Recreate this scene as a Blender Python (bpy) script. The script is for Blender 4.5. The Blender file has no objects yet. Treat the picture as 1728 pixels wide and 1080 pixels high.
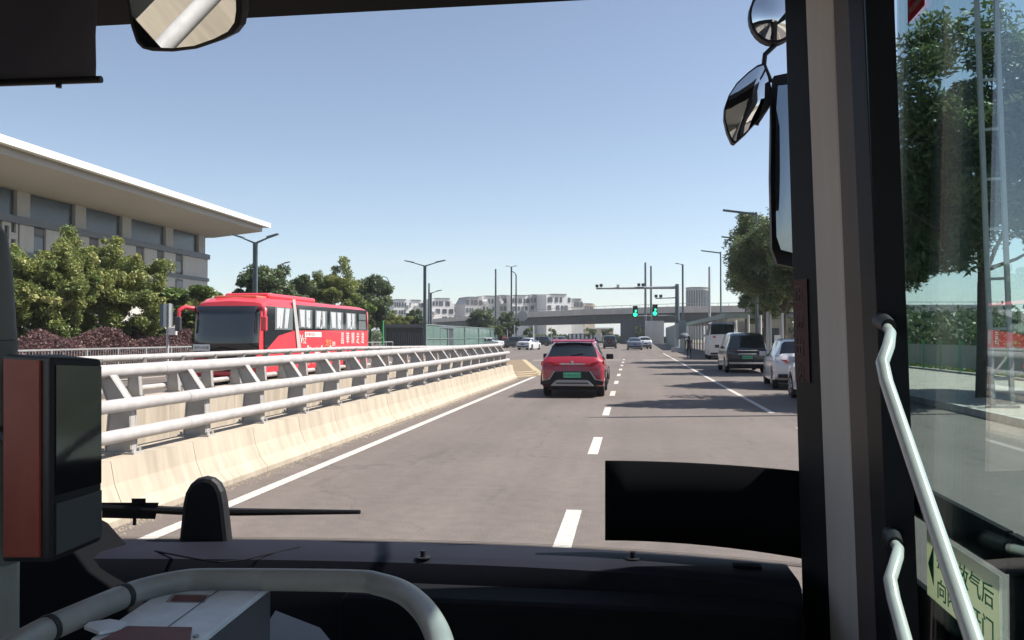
import bpy, math, random
import numpy as np
from mathutils import Vector, Matrix
random.seed(7); rng = np.random.default_rng(7)
R = math.radians
sc = bpy.context.scene
col = sc.collection

# ------------------------------------------------------------------ camera
F_PX = 1458.0; EYE = 1.7
PHI = math.atan(27 / F_PX); PSI = math.atan(202 * math.cos(PHI) / F_PX)
AX_R = Vector((math.cos(PSI), math.sin(PSI), 0))
AX_F = Vector((-math.sin(PSI) * math.cos(PHI), math.cos(PSI) * math.cos(PHI), math.sin(PHI)))
AX_U = Vector((math.sin(PSI) * math.sin(PHI), -math.cos(PSI) * math.sin(PHI), math.cos(PHI)))
cd = bpy.data.cameras.new('camera'); cam = bpy.data.objects.new('camera', cd); col.objects.link(cam)
cd.sensor_width = 36; cd.lens = 36 * F_PX / 1728; cd.clip_start = .05; cd.clip_end = 6000
cam.matrix_world = Matrix(((AX_R.x, AX_U.x, -AX_F.x, 0), (AX_R.y, AX_U.y, -AX_F.y, 0), (AX_R.z, AX_U.z, -AX_F.z, EYE), (0, 0, 0, 1)))
sc.camera = cam
def ray(px, py): return AX_F + AX_R * ((px - 864) / F_PX) - AX_U * ((py - 540) / F_PX)
def at(px, py, Y):
    d = ray(px, py); t = Y / d.y; return Vector((d.x * t, Y, EYE + d.z * t))
def atX(px, py, X):
    d = ray(px, py); t = X / d.x; return Vector((X, d.y * t, EYE + d.z * t))
def gz(px, py, z=0.):
    d = ray(px, py); t = (z - EYE) / d.z; return Vector((d.x * t, d.y * t, z))

# ------------------------------------------------------------------ light
SUN_EL, SUN_AZ = R(52), R(76)                      # azimuth clockwise from +Y (the road direction)
w = bpy.data.worlds.new('World'); sc.world = w; w.use_nodes = True
nt = w.node_tree; bg = nt.nodes['Background']
sky = nt.nodes.new('ShaderNodeTexSky'); sky.sky_type = 'NISHITA'; sky.sun_disc = False
sky.sun_elevation = SUN_EL; sky.sun_rotation = SUN_AZ; sky.altitude = 50
sky.air_density = .85; sky.dust_density = .35; sky.ozone_density = .8
hs = nt.nodes.new('ShaderNodeHueSaturation'); hs.inputs['Saturation'].default_value = .84; nt.links.new(sky.outputs[0], hs.inputs['Color'])
tc = nt.nodes.new('ShaderNodeTexCoord'); mpg = nt.nodes.new('ShaderNodeMapping'); mpg.inputs['Scale'].default_value = (2.2, 2.2, 16); nt.links.new(tc.outputs['Generated'], mpg.inputs[0])
nz_ = nt.nodes.new('ShaderNodeTexNoise'); nz_.inputs['Scale'].default_value = 1.6; nz_.inputs['Detail'].default_value = 6; nt.links.new(mpg.outputs[0], nz_.inputs['Vector'])
sx_ = nt.nodes.new('ShaderNodeSeparateXYZ'); nt.links.new(tc.outputs['Generated'], sx_.inputs[0])
m1 = nt.nodes.new('ShaderNodeMapRange'); m1.inputs[1].default_value = .5; m1.inputs[2].default_value = .72; m1.inputs[4].default_value = .32; nt.links.new(nz_.outputs[0], m1.inputs[0])
m2 = nt.nodes.new('ShaderNodeMapRange'); m2.inputs[1].default_value = .20; m2.inputs[2].default_value = .03; nt.links.new(sx_.outputs['Z'], m2.inputs[0])
mu = nt.nodes.new('ShaderNodeMath'); mu.operation = 'MULTIPLY'; nt.links.new(m1.outputs[0], mu.inputs[0]); nt.links.new(m2.outputs[0], mu.inputs[1])
mc = nt.nodes.new('ShaderNodeMix'); mc.data_type = 'RGBA'; nt.links.new(mu.outputs[0], mc.inputs[0]); nt.links.new(hs.outputs[0], mc.inputs[6]); mc.inputs[7].default_value = (5.4, 5.6, 5.9, 1)
nt.links.new(mc.outputs[2], bg.inputs[0]); bg.inputs[1].default_value = 0.072
sl = bpy.data.lights.new('sun', 'SUN'); so = bpy.data.objects.new('sun', sl); col.objects.link(so)
sl.energy = 4.2; sl.angle = R(.53); sl.color = (1, .955, .89)
sdir = Vector((math.cos(SUN_EL) * math.sin(SUN_AZ), math.cos(SUN_EL) * math.cos(SUN_AZ), math.sin(SUN_EL)))
so.rotation_euler = sdir.to_track_quat('Z', 'Y').to_euler(); so.location = (30, 10, 60)
sc.view_settings.view_transform = 'Standard'; sc.view_settings.look = 'None'
sc.view_settings.exposure = 1.1; sc.view_settings.gamma = 1; sc.view_settings.use_curve_mapping = False
sc.cycles.max_bounces = 8; sc.cycles.transparent_max_bounces = 16; sc.cycles.use_denoising = True
sc.cycles.caustics_reflective = False; sc.cycles.caustics_refractive = False

# ------------------------------------------------------------------ materials
def mat(name, c, rough=.6, metal=0., var=0., vs=4., bump=0., bs=60., emit=None, spec=None, coat=0., island=0., stretch=None, detail=4.):
    m = bpy.data.materials.new(name); m.use_nodes = True; t = m.node_tree; b = t.nodes['Principled BSDF']
    b.inputs['Base Color'].default_value = (*c, 1); b.inputs['Roughness'].default_value = rough; b.inputs['Metallic'].default_value = metal
    if spec is not None: b.inputs['Specular IOR Level'].default_value = spec
    if coat: b.inputs['Coat Weight'].default_value = coat; b.inputs['Coat Roughness'].default_value = .06
    src = None
    if var or bump:
        g = t.nodes.new('ShaderNodeNewGeometry'); vec = g.outputs['Position']
        if stretch:
            mp = t.nodes.new('ShaderNodeMapping'); mp.inputs['Scale'].default_value = stretch
            t.links.new(vec, mp.inputs['Vector']); vec = mp.outputs[0]
    if var:
        n = t.nodes.new('ShaderNodeTexNoise'); n.inputs['Scale'].default_value = vs; n.inputs['Detail'].default_value = detail; n.inputs['Roughness'].default_value = .62
        t.links.new(vec, n.inputs['Vector'])
        mr = t.nodes.new('ShaderNodeMapRange'); mr.inputs[1].default_value = .3; mr.inputs[2].default_value = .7
        mr.inputs[3].default_value = 1 - var; mr.inputs[4].default_value = 1 + var; t.links.new(n.outputs[0], mr.inputs[0]); src = mr.outputs[0]
    if island:
        g2 = t.nodes.new('ShaderNodeNewGeometry'); mi = t.nodes.new('ShaderNodeMapRange')
        mi.inputs[3].default_value = 1 - island; mi.inputs[4].default_value = 1 + island; t.links.new(g2.outputs['Random Per Island'], mi.inputs[0])
        if src is None: src = mi.outputs[0]
        else:
            mm = t.nodes.new('ShaderNodeMath'); mm.operation = 'MULTIPLY'; t.links.new(src, mm.inputs[0]); t.links.new(mi.outputs[0], mm.inputs[1]); src = mm.outputs[0]
    if src is not None:
        v = t.nodes.new('ShaderNodeVectorMath'); v.operation = 'SCALE'; v.inputs[0].default_value = c
        t.links.new(src, v.inputs['Scale']); t.links.new(v.outputs[0], b.inputs['Base Color'])
    if bump:
        n2 = t.nodes.new('ShaderNodeTexNoise'); n2.inputs['Scale'].default_value = bs; n2.inputs['Detail'].default_value = 3; t.links.new(vec, n2.inputs['Vector'])
        bp = t.nodes.new('ShaderNodeBump'); bp.inputs['Strength'].default_value = bump; bp.inputs['Distance'].default_value = .01
        t.links.new(n2.outputs[0], bp.inputs['Height']); t.links.new(bp.outputs[0], b.inputs['Normal'])
    if emit: b.inputs['Emission Color'].default_value = (*emit[0], 1); b.inputs['Emission Strength'].default_value = emit[1]
    return m
def glass(name, tint, refl=.9, blend=.35, rough=0.0):
    m = bpy.data.materials.new(name); m.use_nodes = True; t = m.node_tree; t.nodes.remove(t.nodes['Principled BSDF'])
    o = t.nodes['Material Output']; a = t.nodes.new('ShaderNodeBsdfTransparent'); a.inputs[0].default_value = (*tint, 1)
    g = t.nodes.new('ShaderNodeBsdfGlossy'); g.inputs['Roughness'].default_value = rough; g.inputs[0].default_value = (refl, refl, refl, 1)
    l = t.nodes.new('ShaderNodeLayerWeight'); l.inputs[0].default_value = .5
    pw = t.nodes.new('ShaderNodeMath'); pw.operation = 'POWER'; pw.inputs[1].default_value = 5; t.links.new(l.outputs['Facing'], pw.inputs[0])
    ma = t.nodes.new('ShaderNodeMath'); ma.operation = 'MULTIPLY_ADD'; ma.inputs[1].default_value = .95 * blend; ma.inputs[2].default_value = .05 * blend; t.links.new(pw.outputs[0], ma.inputs[0])
    x = t.nodes.new('ShaderNodeMixShader'); t.links.new(ma.outputs[0], x.inputs[0]); t.links.new(a.outputs[0], x.inputs[1]); t.links.new(g.outputs[0], x.inputs[2]); t.links.new(x.outputs[0], o.inputs[0])
    return m
def transl(name, c, k=.45):
    m = bpy.data.materials.new(name); m.use_nodes = True; t = m.node_tree; b = t.nodes['Principled BSDF']; b.inputs['Base Color'].default_value = (*c, 1); b.inputs['Roughness'].default_value = .5
    tr = t.nodes.new('ShaderNodeBsdfTranslucent'); tr.inputs[0].default_value = (*c, 1); x = t.nodes.new('ShaderNodeMixShader'); x.inputs[0].default_value = k
    t.links.new(b.outputs[0], x.inputs[1]); t.links.new(tr.outputs[0], x.inputs[2]); t.links.new(x.outputs[0], t.nodes['Material Output'].inputs[0]); return m
def fogglass(name, c, clear):
    m = bpy.data.materials.new(name); m.use_nodes = True; t = m.node_tree; b = t.nodes['Principled BSDF']; b.inputs['Base Color'].default_value = (*c, 1); b.inputs['Roughness'].default_value = .15
    a = t.nodes.new('ShaderNodeBsdfTransparent'); a.inputs[0].default_value = (.6, .8, .72, 1); x = t.nodes.new('ShaderNodeMixShader'); x.inputs[0].default_value = clear
    t.links.new(b.outputs[0], x.inputs[1]); t.links.new(a.outputs[0], x.inputs[2]); t.links.new(x.outputs[0], t.nodes['Material Output'].inputs[0]); return m
def leafmat(name, c, c2, isl=.45):
    m = bpy.data.materials.new(name); m.use_nodes = True; t = m.node_tree; b = t.nodes['Principled BSDF']; b.inputs['Roughness'].default_value = .5
    b.inputs['Specular IOR Level'].default_value = .35
    g = t.nodes.new('ShaderNodeNewGeometry'); n = t.nodes.new('ShaderNodeTexNoise'); n.inputs['Scale'].default_value = .9; n.inputs['Detail'].default_value = 2
    t.links.new(g.outputs['Position'], n.inputs['Vector'])
    ad = t.nodes.new('ShaderNodeMath'); ad.operation = 'MULTIPLY_ADD'; t.links.new(g.outputs['Random Per Island'], ad.inputs[0]); ad.inputs[1].default_value = isl
    mr = t.nodes.new('ShaderNodeMapRange'); mr.inputs[1].default_value = .35; mr.inputs[2].default_value = .65; mr.inputs[3].default_value = 0; mr.inputs[4].default_value = 1 - isl
    t.links.new(n.outputs[0], mr.inputs[0]); t.links.new(mr.outputs[0], ad.inputs[2])
    x = t.nodes.new('ShaderNodeMix'); x.data_type = 'RGBA'; x.inputs[6].default_value = (*c, 1); x.inputs[7].default_value = (*c2, 1)
    t.links.new(ad.outputs[0], x.inputs[0]); t.links.new(x.outputs[2], b.inputs['Base Color'])
    tr = t.nodes.new('ShaderNodeBsdfTranslucent'); t.links.new(x.outputs[2], tr.inputs[0])
    ms = t.nodes.new('ShaderNodeMixShader'); ms.inputs[0].default_value = .3
    t.links.new(b.outputs[0], ms.inputs[1]); t.links.new(tr.outputs[0], ms.inputs[2]); t.links.new(ms.outputs[0], t.nodes['Material Output'].inputs[0])
    return m
M = dict(
 earth=mat('earth', (.16, .14, .09), .95, var=.35, vs=.3, bump=.5, bs=8),
 grassm=leafmat('grass_leaf', (.07, .11, .025), (.16, .2, .05)),
 walk=mat('paving', (.34, .30, .255), .85, var=.14, vs=1.2, bump=.2, bs=40),
 kerbm=mat('kerb_granite', (.36, .34, .31), .8, var=.15, vs=6, bump=.2, bs=60),
 white=mat('road_paint', (.47, .44, .40), .7, var=.42, vs=22, detail=9),
 yellow=mat('yellow_road_paint', (.42, .33, .19), .65, var=.2, vs=6, detail=8),
 tan=mat('tan_surface', (.20, .145, .085), .85, var=.12, vs=2),
 crete=mat('barrier_concrete', (.385, .325, .25), .85, var=.22, vs=1.5, bump=.12, bs=50, stretch=(1, 2.5, .35)),
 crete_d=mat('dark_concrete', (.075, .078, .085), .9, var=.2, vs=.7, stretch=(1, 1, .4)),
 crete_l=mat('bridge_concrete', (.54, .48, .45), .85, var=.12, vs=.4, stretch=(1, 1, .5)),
 railm=mat('rail_paint', (.40, .375, .36), .42, var=.16, vs=5, spec=.4),
 postm=mat('rail_post_paint', (.36, .34, .32), .5, var=.12, vs=5),
 steel=mat('lamp_post_grey', (.10, .125, .14), .45, metal=.2, var=.1, vs=3),
 steel_l=mat('galvanised_grey', (.36, .37, .37), .45, metal=.3, var=.1, vs=4),
 green_post=mat('green_post', (.05, .35, .12), .5),
 redpaint=mat('red_car_paint', (.30, .014, .032), .32, coat=.8, var=.04, vs=9),
 coachred=mat('coach_red', (.70, .05, .065), .35, coat=.5, var=.05, vs=2),
 coachor=mat('coach_orange_red', (.62, .14, .07), .35, coat=.5, var=.2, vs=1.4),
 cwhite=mat('white_car_paint', (.62, .62, .63), .28, coat=.8),
 csilver=mat('silver_grey_paint', (.20, .23, .29), .3, metal=.4, coat=.6),
 cblack=mat('black_car_paint', (.022, .026, .036), .22, coat=.8),
 cdark=mat('dark_grey_paint', (.05, .055, .06), .3, coat=.6),
 vanwhite=mat('van_dull_white', (.66, .66, .66), .4, coat=.3, var=.06, vs=2),
 plastic=mat('black_plastic', (.012, .012, .014), .55, spec=.35, var=.1, vs=10),
 plastic2=mat('grey_plastic', (.05, .05, .055), .5),
 rubber=mat('tyre_rubber', (.018, .018, .018), .85),
 rim=mat('alloy_rim', (.35, .35, .36), .3, metal=.8),
 chrome=mat('chrome', (.62, .62, .63), .16, metal=1),
 silver=mat('silver_trim', (.30, .29, .30), .35, metal=.5),
 carglass=mat('car_glass', (.012, .016, .019), .06, spec=.7, coat=.5),
 coachglass=mat('coach_glass', (.16, .18, .18), .05, spec=.7),
 curtain=mat('curtain_white', (.5, .52, .53), .8, var=.15, vs=9, stretch=(1, 6, .3)),
 tail=mat('tail_lamp_red', (.42, .015, .02), .12, coat=1),
 lampw=mat('clear_lamp', (.6, .6, .6), .1, coat=1),
 plate=mat('green_plate', (.10, .48, .26), .4), plate_b=mat('blue_plate', (.02, .07, .35), .4),
 black=mat('black_print', (.01, .012, .012), .6), wprint=mat('white_print', (.75, .72, .68), .6), gprint=mat('green_print', (.01, .22, .10), .6),
 yprint=mat('gold_print', (.65, .35, .12), .6),
 bark=mat('bark', (.085, .07, .055), .95, var=.3, vs=6, bump=.6, bs=25), bark2=mat('pale_bark', (.17, .14, .11), .95, var=.3, vs=6),
 leaf_r=leafmat('leaf_right', (.055, .10, .042), (.18, .22, .09)),
 leaf_l=leafmat('leaf_yellowish', (.085, .14, .04), (.31, .32, .10)),
 leaf_d=leafmat('leaf_dark', (.06, .095, .05), (.16, .20, .09)),
 leaf_m=leafmat('leaf_mid', (.085, .14, .04), (.19, .25, .07)),
 pod=leafmat('seed_pods', (.24, .27, .09), (.40, .38, .15)),
 purple=leafmat('purple_leaf', (.09, .05, .055), (.2, .11, .10)),
 facade=mat('stone_facade', (.52, .49, .45), .85, var=.08, vs=1.2, stretch=(2, 2, .4)),
 pilas=mat('pilaster_stone', (.42, .40, .38), .85, var=.06, vs=2),
 band=mat('metal_band', (.13, .14, .155), .5, var=.08, vs=2),
 slate=mat('clerestory_glass', (.035, .05, .06), .22, spec=.6, var=.1, vs=.6),
 soffit=mat('soffit_panel', (.44, .41, .395), .75, var=.05, vs=.15),
 fascia=mat('white_fascia', (.82, .8, .78), .5),
 winframe=mat('window_dark', (.04, .038, .042), .35), wing=mat('window_glass', (.09, .10, .11), .12, spec=.6),
 louvre=mat('window_louvre', (.14, .13, .13), .6),
 aptw=mat('apartment_white', (.8, .78, .75), .85, var=.05, vs=.3), aptg=mat('apartment_grey', (.42, .41, .40), .85, var=.1, vs=.3),
 redish=mat('brick_red', (.27, .10, .07), .9), roofg=mat('roof_grey', (.19, .19, .2), .8),
 gglass=fogglass('green_glass_panel', (.20, .30, .265), .3), shed=mat('shed_metal', (.045, .05, .06), .5, var=.15, vs=2),
 shedr=mat('shed_slat', (.12, .13, .15), .5), tile=mat('white_tile_slat', (.5, .5, .49), .6),
 canopy=mat('canopy_green_grey', (.20, .245, .225), .5, var=.12, vs=.8), cream=mat('cream_wall', (.48, .40, .30), .85, var=.08, vs=.4),
 skin=mat('skin', (.42, .26, .19), .6), cloth_d=mat('dark_cloth', (.02, .02, .028), .9, var=.2, vs=20), hair=mat('hair', (.01, .009, .008), .6),
 umb=mat('umbrella_cloth', (.10, .11, .13), .75),
 signal=mat('signal_green_lit', (.02, .5, .25), .4, emit=((.02, 1, .42), 1.1)), signalo=mat('signal_off', (.01, .03, .02), .3),
 screen=mat('screen_glass', (.012, .012, .014), .05, coat=1),
 # own bus
 dash=mat('dashboard_plastic', (.010, .011, .018), .6, spec=.18, var=.12, vs=3, bump=.15, bs=400), dashd=mat('dashboard_dark', (.007, .008, .010), .8, spec=.12, var=.15, vs=4),
 trim=mat('pillar_trim_grey', (.50, .455, .43), .6, var=.1, vs=1.6, bump=.1, bs=300, stretch=(3, 3, .4)), trimd=mat('door_gasket', (.008, .010, .015), .5, var=.15, vs=6, spec=.25),
 trimb=mat('brown_trim', (.09, .068, .062), .6, var=.12, vs=4),
 cabin=mat('cabin_lining', (.68, .66, .63), .7), cabfloor=mat('cabin_floor', (.22, .21, .21), .6, var=.2, vs=9),
 blind=mat('blind_fabric', (.12, .112, .135), .9, bump=.1, bs=500), handr=mat('handrail_paint', (.56, .545, .52), .25, var=.04, vs=8, coat=.3),
 arch=mat('grab_rail_grey', (.29, .285, .265), .38, var=.1, vs=14), clampm=mat('rubber_clamp', (.02, .02, .022), .7),
 mblack=mat('matte_black', (.009, .0095, .011), .9, spec=0.), sleeve=mat('pole_sleeve_grey', (.13, .13, .125), .6), cabwall=mat('cabin_wall_grey', (.24, .235, .23), .7), wtrans=transl('white_sticker_print', (.85, .82, .8)), box=mat('fare_box_paint', (.74, .78, .84), .42, var=.1, vs=18, bump=.05, bs=200), boxs=mat('fare_box_side', (.10, .10, .12), .5),
 boxr=mat('fare_box_rust_red', (.16, .05, .04), .6, var=.3, vs=20), orange=mat('reader_red_brown', (.33, .06, .03), .6, spec=.3, var=.08, vs=12),
 mirror=mat('mirror_surface', (.8, .82, .83), .015, metal=1), mirrordim=mat('dim_mirror_surface', (.22, .25, .28), .03, metal=1),
 sticker=transl('sticker_cream', (.85, .83, .66)), redst=transl('sticker_red', (.72, .03, .06), .12), redst2=mat('pillar_decal_dark_red', (.06, .010, .014), .6),
 pr2=mat('pillar_decal_print', (.09, .06, .06), .6), bodyw=mat('bus_body_paint', (.06, .06, .06), .4),
 cabglass=glass('cabin_window_glass', (.97, .98, .98), .9, .5), dglass=glass('door_glass', (.78, .89, .88), .95, 1.0), dot=mat('frit_black', (.006, .006, .006), .6),
)
def asphalt():
    m = mat('asphalt', (.125, .112, .103), .88, bump=.35, bs=110); t = m.node_tree; b = t.nodes['Principled BSDF']
    g = t.nodes.new('ShaderNodeNewGeometry')
    def noise(s, d, st=None, a=.3, b_=.7, lo=0, hi=1):
        v = g.outputs['Position']
        if st:
            mp = t.nodes.new('ShaderNodeMapping'); mp.inputs['Scale'].default_value = st; t.links.new(v, mp.inputs[0]); v = mp.outputs[0]
        n = t.nodes.new('ShaderNodeTexNoise'); n.inputs['Scale'].default_value = s; n.inputs['Detail'].default_value = d; t.links.new(v, n.inputs['Vector'])
        r = t.nodes.new('ShaderNodeMapRange'); r.inputs[1].default_value = a; r.inputs[2].default_value = b_; r.inputs[3].default_value = lo; r.inputs[4].default_value = hi
        t.links.new(n.outputs[0], r.inputs[0]); return r.outputs[0]
    def mul(a, c):
        x = t.nodes.new('ShaderNodeMath'); x.operation = 'MULTIPLY'; t.links.new(a, x.inputs[0]); t.links.new(c, x.inputs[1]); return x.outputs[0]
    f = mul(mul(noise(70, 4, lo=.66, hi=1.34), noise(.35, 5, lo=.9, hi=1.1)), mul(noise(1.0, 3, (1.3, .03, 1), lo=.86, hi=1.1), mul(noise(6, 6, lo=.9, hi=1.09), noise(3.0, 2, (1, .12, 1), .66, .74, 1, .82))))
    vo = t.nodes.new('ShaderNodeTexVoronoi'); vo.feature = 'DISTANCE_TO_EDGE'; vo.inputs['Scale'].default_value = .13
    nw = t.nodes.new('ShaderNodeTexNoise'); nw.inputs['Scale'].default_value = 1.1; nw.inputs['Detail'].default_value = 5; t.links.new(g.outputs['Position'], nw.inputs['Vector'])
    va = t.nodes.new('ShaderNodeVectorMath'); va.operation = 'MULTIPLY_ADD'; va.inputs[1].default_value = (2.2, 2.2, 0); t.links.new(nw.outputs['Color'], va.inputs[0]); t.links.new(g.outputs['Position'], va.inputs[2]); t.links.new(va.outputs[0], vo.inputs['Vector'])
    cr_ = t.nodes.new('ShaderNodeMapRange'); cr_.inputs[1].default_value = .0012; cr_.inputs[2].default_value = .004; cr_.inputs[3].default_value = .82; cr_.inputs[4].default_value = 1; t.links.new(vo.outputs['Distance'], cr_.inputs[0])
    f = mul(f, cr_.outputs[0])
    v = t.nodes.new('ShaderNodeVectorMath'); v.operation = 'SCALE'; v.inputs[0].default_value = (.130, .107, .094); t.links.new(f, v.inputs['Scale']); t.links.new(v.outputs[0], b.inputs['Base Color'])
    return m
M['asph'] = asphalt()
mw = bpy.data.materials.new('windscreen_clear'); mw.use_nodes = True; mw.node_tree.nodes.remove(mw.node_tree.nodes['Principled BSDF'])
tt = mw.node_tree.nodes.new('ShaderNodeBsdfTransparent'); tt.inputs[0].default_value = (1, 1, 1, 1); mw.node_tree.links.new(tt.outputs[0], mw.node_tree.nodes['Material Output'].inputs[0]); M['wclear'] = mw

# ------------------------------------------------------------------ helpers
def tag(o, label=None, cat=None, group=None, kind=None):
    if label: o['label'] = label
    if cat: o['category'] = cat
    if group: o['group'] = group
    if kind: o['kind'] = kind
    return o
def empty(name, loc=(0, 0, 0), rz=0, label=None, cat=None, group=None):
    o = bpy.data.objects.new(name, None); col.objects.link(o); o.location = loc; o.rotation_euler = (0, 0, rz); o.empty_display_size = .2
    return tag(o, label, cat, group)
def wloc(p):
    v = Vector((0, 0, 0))
    while p is not None: v = v + p.location; p = p.parent
    return v
class MB:
    def __init__(s): s.v = []; s.f = []
    def add(s, vs, fs):
        n = len(s.v); s.v += [tuple(p) for p in vs]; s.f += [tuple(i + n for i in f) for f in fs]; return s
    def box(s, x0, x1, y0, y1, z0, z1):
        return s.add([(x0, y0, z0), (x1, y0, z0), (x1, y1, z0), (x0, y1, z0), (x0, y0, z1), (x1, y0, z1), (x1, y1, z1), (x0, y1, z1)],
                     [(0, 3, 2, 1), (4, 5, 6, 7), (0, 1, 5, 4), (1, 2, 6, 5), (2, 3, 7, 6), (3, 0, 4, 7)])
    def hexa(s, p): return s.add(p, [(0, 3, 2, 1), (4, 5, 6, 7), (0, 1, 5, 4), (1, 2, 6, 5), (2, 3, 7, 6), (3, 0, 4, 7)])
    def prism(s, poly, d):
        """closed polygon poly (list of Vectors) extruded by vector d"""
        d = Vector(d); n = len(poly); a = [Vector(p) for p in poly]; b = [p + d for p in a]
        return s.add(a + b, [tuple(range(n))[::-1], tuple(range(n, 2 * n))] + [(i, (i + 1) % n, (i + 1) % n + n, i + n) for i in range(n)])
    def tube(s, pts, r, n=10, cap=True):
        pts = [Vector(p) for p in pts]; rs = r if isinstance(r, (list, tuple)) else [r] * len(pts); rings = []; prev = None
        for i, p in enumerate(pts):
            d = ((pts[min(i + 1, len(pts) - 1)] - p).normalized() + (p - pts[max(i - 1, 0)]).normalized()).normalized()
            if prev is None: u = d.orthogonal().normalized()
            else: u = (prev - d * prev.dot(d)).normalized()
            prev = u; q = d.cross(u); rings.append([p + (u * math.cos(a) + q * math.sin(a)) * rs[i] for a in [2 * math.pi * k / n for k in range(n)]])
        vs = [v for g_ in rings for v in g_]; fs = [(i * n + k, i * n + (k + 1) % n, (i + 1) * n + (k + 1) % n, (i + 1) * n + k) for i in range(len(pts) - 1) for k in range(n)]
        if cap: fs += [tuple(range(n))[::-1], tuple(range((len(pts) - 1) * n, len(pts) * n))]
        return s.add(vs, fs)
    def cyl(s, c, r, z0, z1, n=12, r1=None): return s.tube([(c[0], c[1], z0), (c[0], c[1], z1)], [r, r if r1 is None else r1], n)
    def mesh(s, name, smooth=None):
        me = bpy.data.meshes.new(name); me.from_pydata(s.v, [], s.f)
        if smooth:
            me.polygons.foreach_set('use_smooth', [True] * len(me.polygons)); me.set_sharp_from_angle(angle=R(smooth))
        me.update(); return me
    def build(s, name, m, parent=None, world=False, smooth=None, **kw):
        if world and parent is not None:
            o_ = wloc(parent); s.v = [(v[0] - o_.x, v[1] - o_.y, v[2] - o_.z) for v in s.v]
        me = s.mesh(name, smooth); me.materials.append(m); return link(name, me, parent, **kw)
def link(name, me, parent=None, loc=None, rot=None, scale=None, **kw):
    o = bpy.data.objects.new(name, me); col.objects.link(o); o.parent = parent
    if loc is not None: o.location = loc
    if rot is not None: o.rotation_euler = rot
    if scale is not None: o.scale = scale
    return tag(o, **kw)
def bevel(o, w_=.01, seg=2):
    b = o.modifiers.new('edge', 'BEVEL'); b.width = w_; b.segments = seg; b.limit_method = 'ANGLE'; return o
def copy_tree(o, parent=None):
    kids = list(o.children); c = o.copy(); col.objects.link(c); c.parent = parent
    for k in kids: copy_tree(k, c)
    return c
def text(s, size, m, parent, loc, rot, name='lettering', ext=.002, align='LEFT', sx=1.):
    cu = bpy.data.curves.new(name, 'FONT'); cu.body = s; cu.size = size; cu.extrude = ext; cu.align_x = align; cu.materials.append(m)
    o = bpy.data.objects.new(name, cu); col.objects.link(o); TEXTS.append((o, parent, tuple(loc), rot, sx)); return o
TEXTS = []
def struct(name, mb, m, **kw): return mb.build(name, m, kind='structure', **kw)

# ------------------------------------------------------------------ ground
TX0, TX1, TY1 = -9.95, -5.18, 33.0
g_ = MB()
def sheet(mb, x0, x1, y0, y1, z): mb.add([(x0, y0, z), (x1, y0, z), (x1, y1, z), (x0, y1, z)], [(0, 1, 2, 3)])
for r_ in ((-3000, TX0, -3000, 4500), (TX1, 3000, -3000, 4500), (TX0, TX1, TY1, 4500), (TX0, TX1, -3000, -60)): sheet(g_, *r_, -.03)
struct('ground', g_, M['earth'])
a_ = MB()
sheet(a_, TX1, 7.2, -60, 88, 0); sheet(a_, TX0, TX1, TY1, 88, 0); sheet(a_, -19.5, TX0, -60, 88, 0); sheet(a_, -90, 90, 88, 180, 0); sheet(a_, -14, 7, 180, 420, 0)
struct('road', a_, M['asph'])
t_ = MB(); t_.add([(TX0, -60, -4.4), (TX1, -60, -4.4), (TX1, 2, -4.4), (TX0, 2, -4.4), (TX1, TY1, 0), (TX0, TY1, 0)], [(0, 1, 2, 3), (3, 2, 4, 5)])
struct('underpass_ramp', t_, M['asph'])
struct('pavement', MB().box(7.35, 14.5, -60, 86, -.03, .13), M['walk'])
struct('left_pavement', MB().box(-23.2, -19.65, -60, 76, -.03, .12), M['walk'])
kr = empty('kerb', (7.2, 0, 0)); tag(kr, kind='structure')
ks = MB().box(0, .148, 0, .985, -.03, .15).mesh('kerb_stone')
ks.materials.append(M['kerbm'])
for i in range(60): link('kerb_stone', ks, kr, loc=(0, 10 + i, random.uniform(-.004, .004)), rot=(0, 0, random.uniform(-.003, .003)))
lk = MB(); lk.box(-19.65, -19.5, -60, 76, -.03, .145); struct('left_kerb', lk, M['kerbm'])
# markings
mk = MB()
def strip(mb, x0, x1, y0, y1, z=.004): sheet(mb, x0, x1, y0, y1, z)
left_line = MB(); strip(left_line, -4.10, -3.95, -40, 36.5); struct('edge_line', left_line, M['white'])
rl = MB(); strip(rl, 3.0, 3.13, 19.7, 86.5); strip(rl, 3.0, 3.13, 10.5, 16.6); strip(rl, 3.0, 3.13, -20, 2); struct('parking_line', rl, M['white'])
dl = empty('lane_line', (-.56, 0, 0)); tag(dl, kind='structure')
dm = MB(); strip(dm, -.075, .075, 0, 2.12); dm = dm.mesh('dash'); dm.materials.append(M['white'])
for k in range(-4, 10): link('dash', dm, dl, loc=(0, 6.35 + 6.12 * k, 0))
sp = MB(); strip(sp, .75, 3.0, 61.5, 62.2); strip(sp, -3.95, -.75, 61.5, 61.9); strip(sp, -6.9, -4.4, 60.2, 60.9); struct('stop_line', sp, M['white'])
gp = MB(); gp.add([(*gz(*p).xy, .004) for p in ((871, 639), (915, 634), (884, 607), (845, 608))], [(0, 1, 2, 3)]); struct('gore_surface', gp, M['tan'])
def gline(mb, p, q, w_, z=.008):
    a, b = gz(*p), gz(*q); d = (b - a).normalized(); n = Vector((-d.y, d.x, 0)) * w_ / 2
    mb.add([(*(a - n).xy, z), (*(b - n).xy, z), (*(b + n).xy, z), (*(a + n).xy, z)], [(0, 1, 2, 3)])
gl = MB(); gline(gl, (914, 633), (884, 607), .3)
for a, b in (((868, 628.5), (905, 626.5)), ((869, 632), (909, 630)), ((870, 635.5), (900, 634))): gline(gl, a, b, .5)
struct('gore_lines', gl, M['yellow'])

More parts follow.
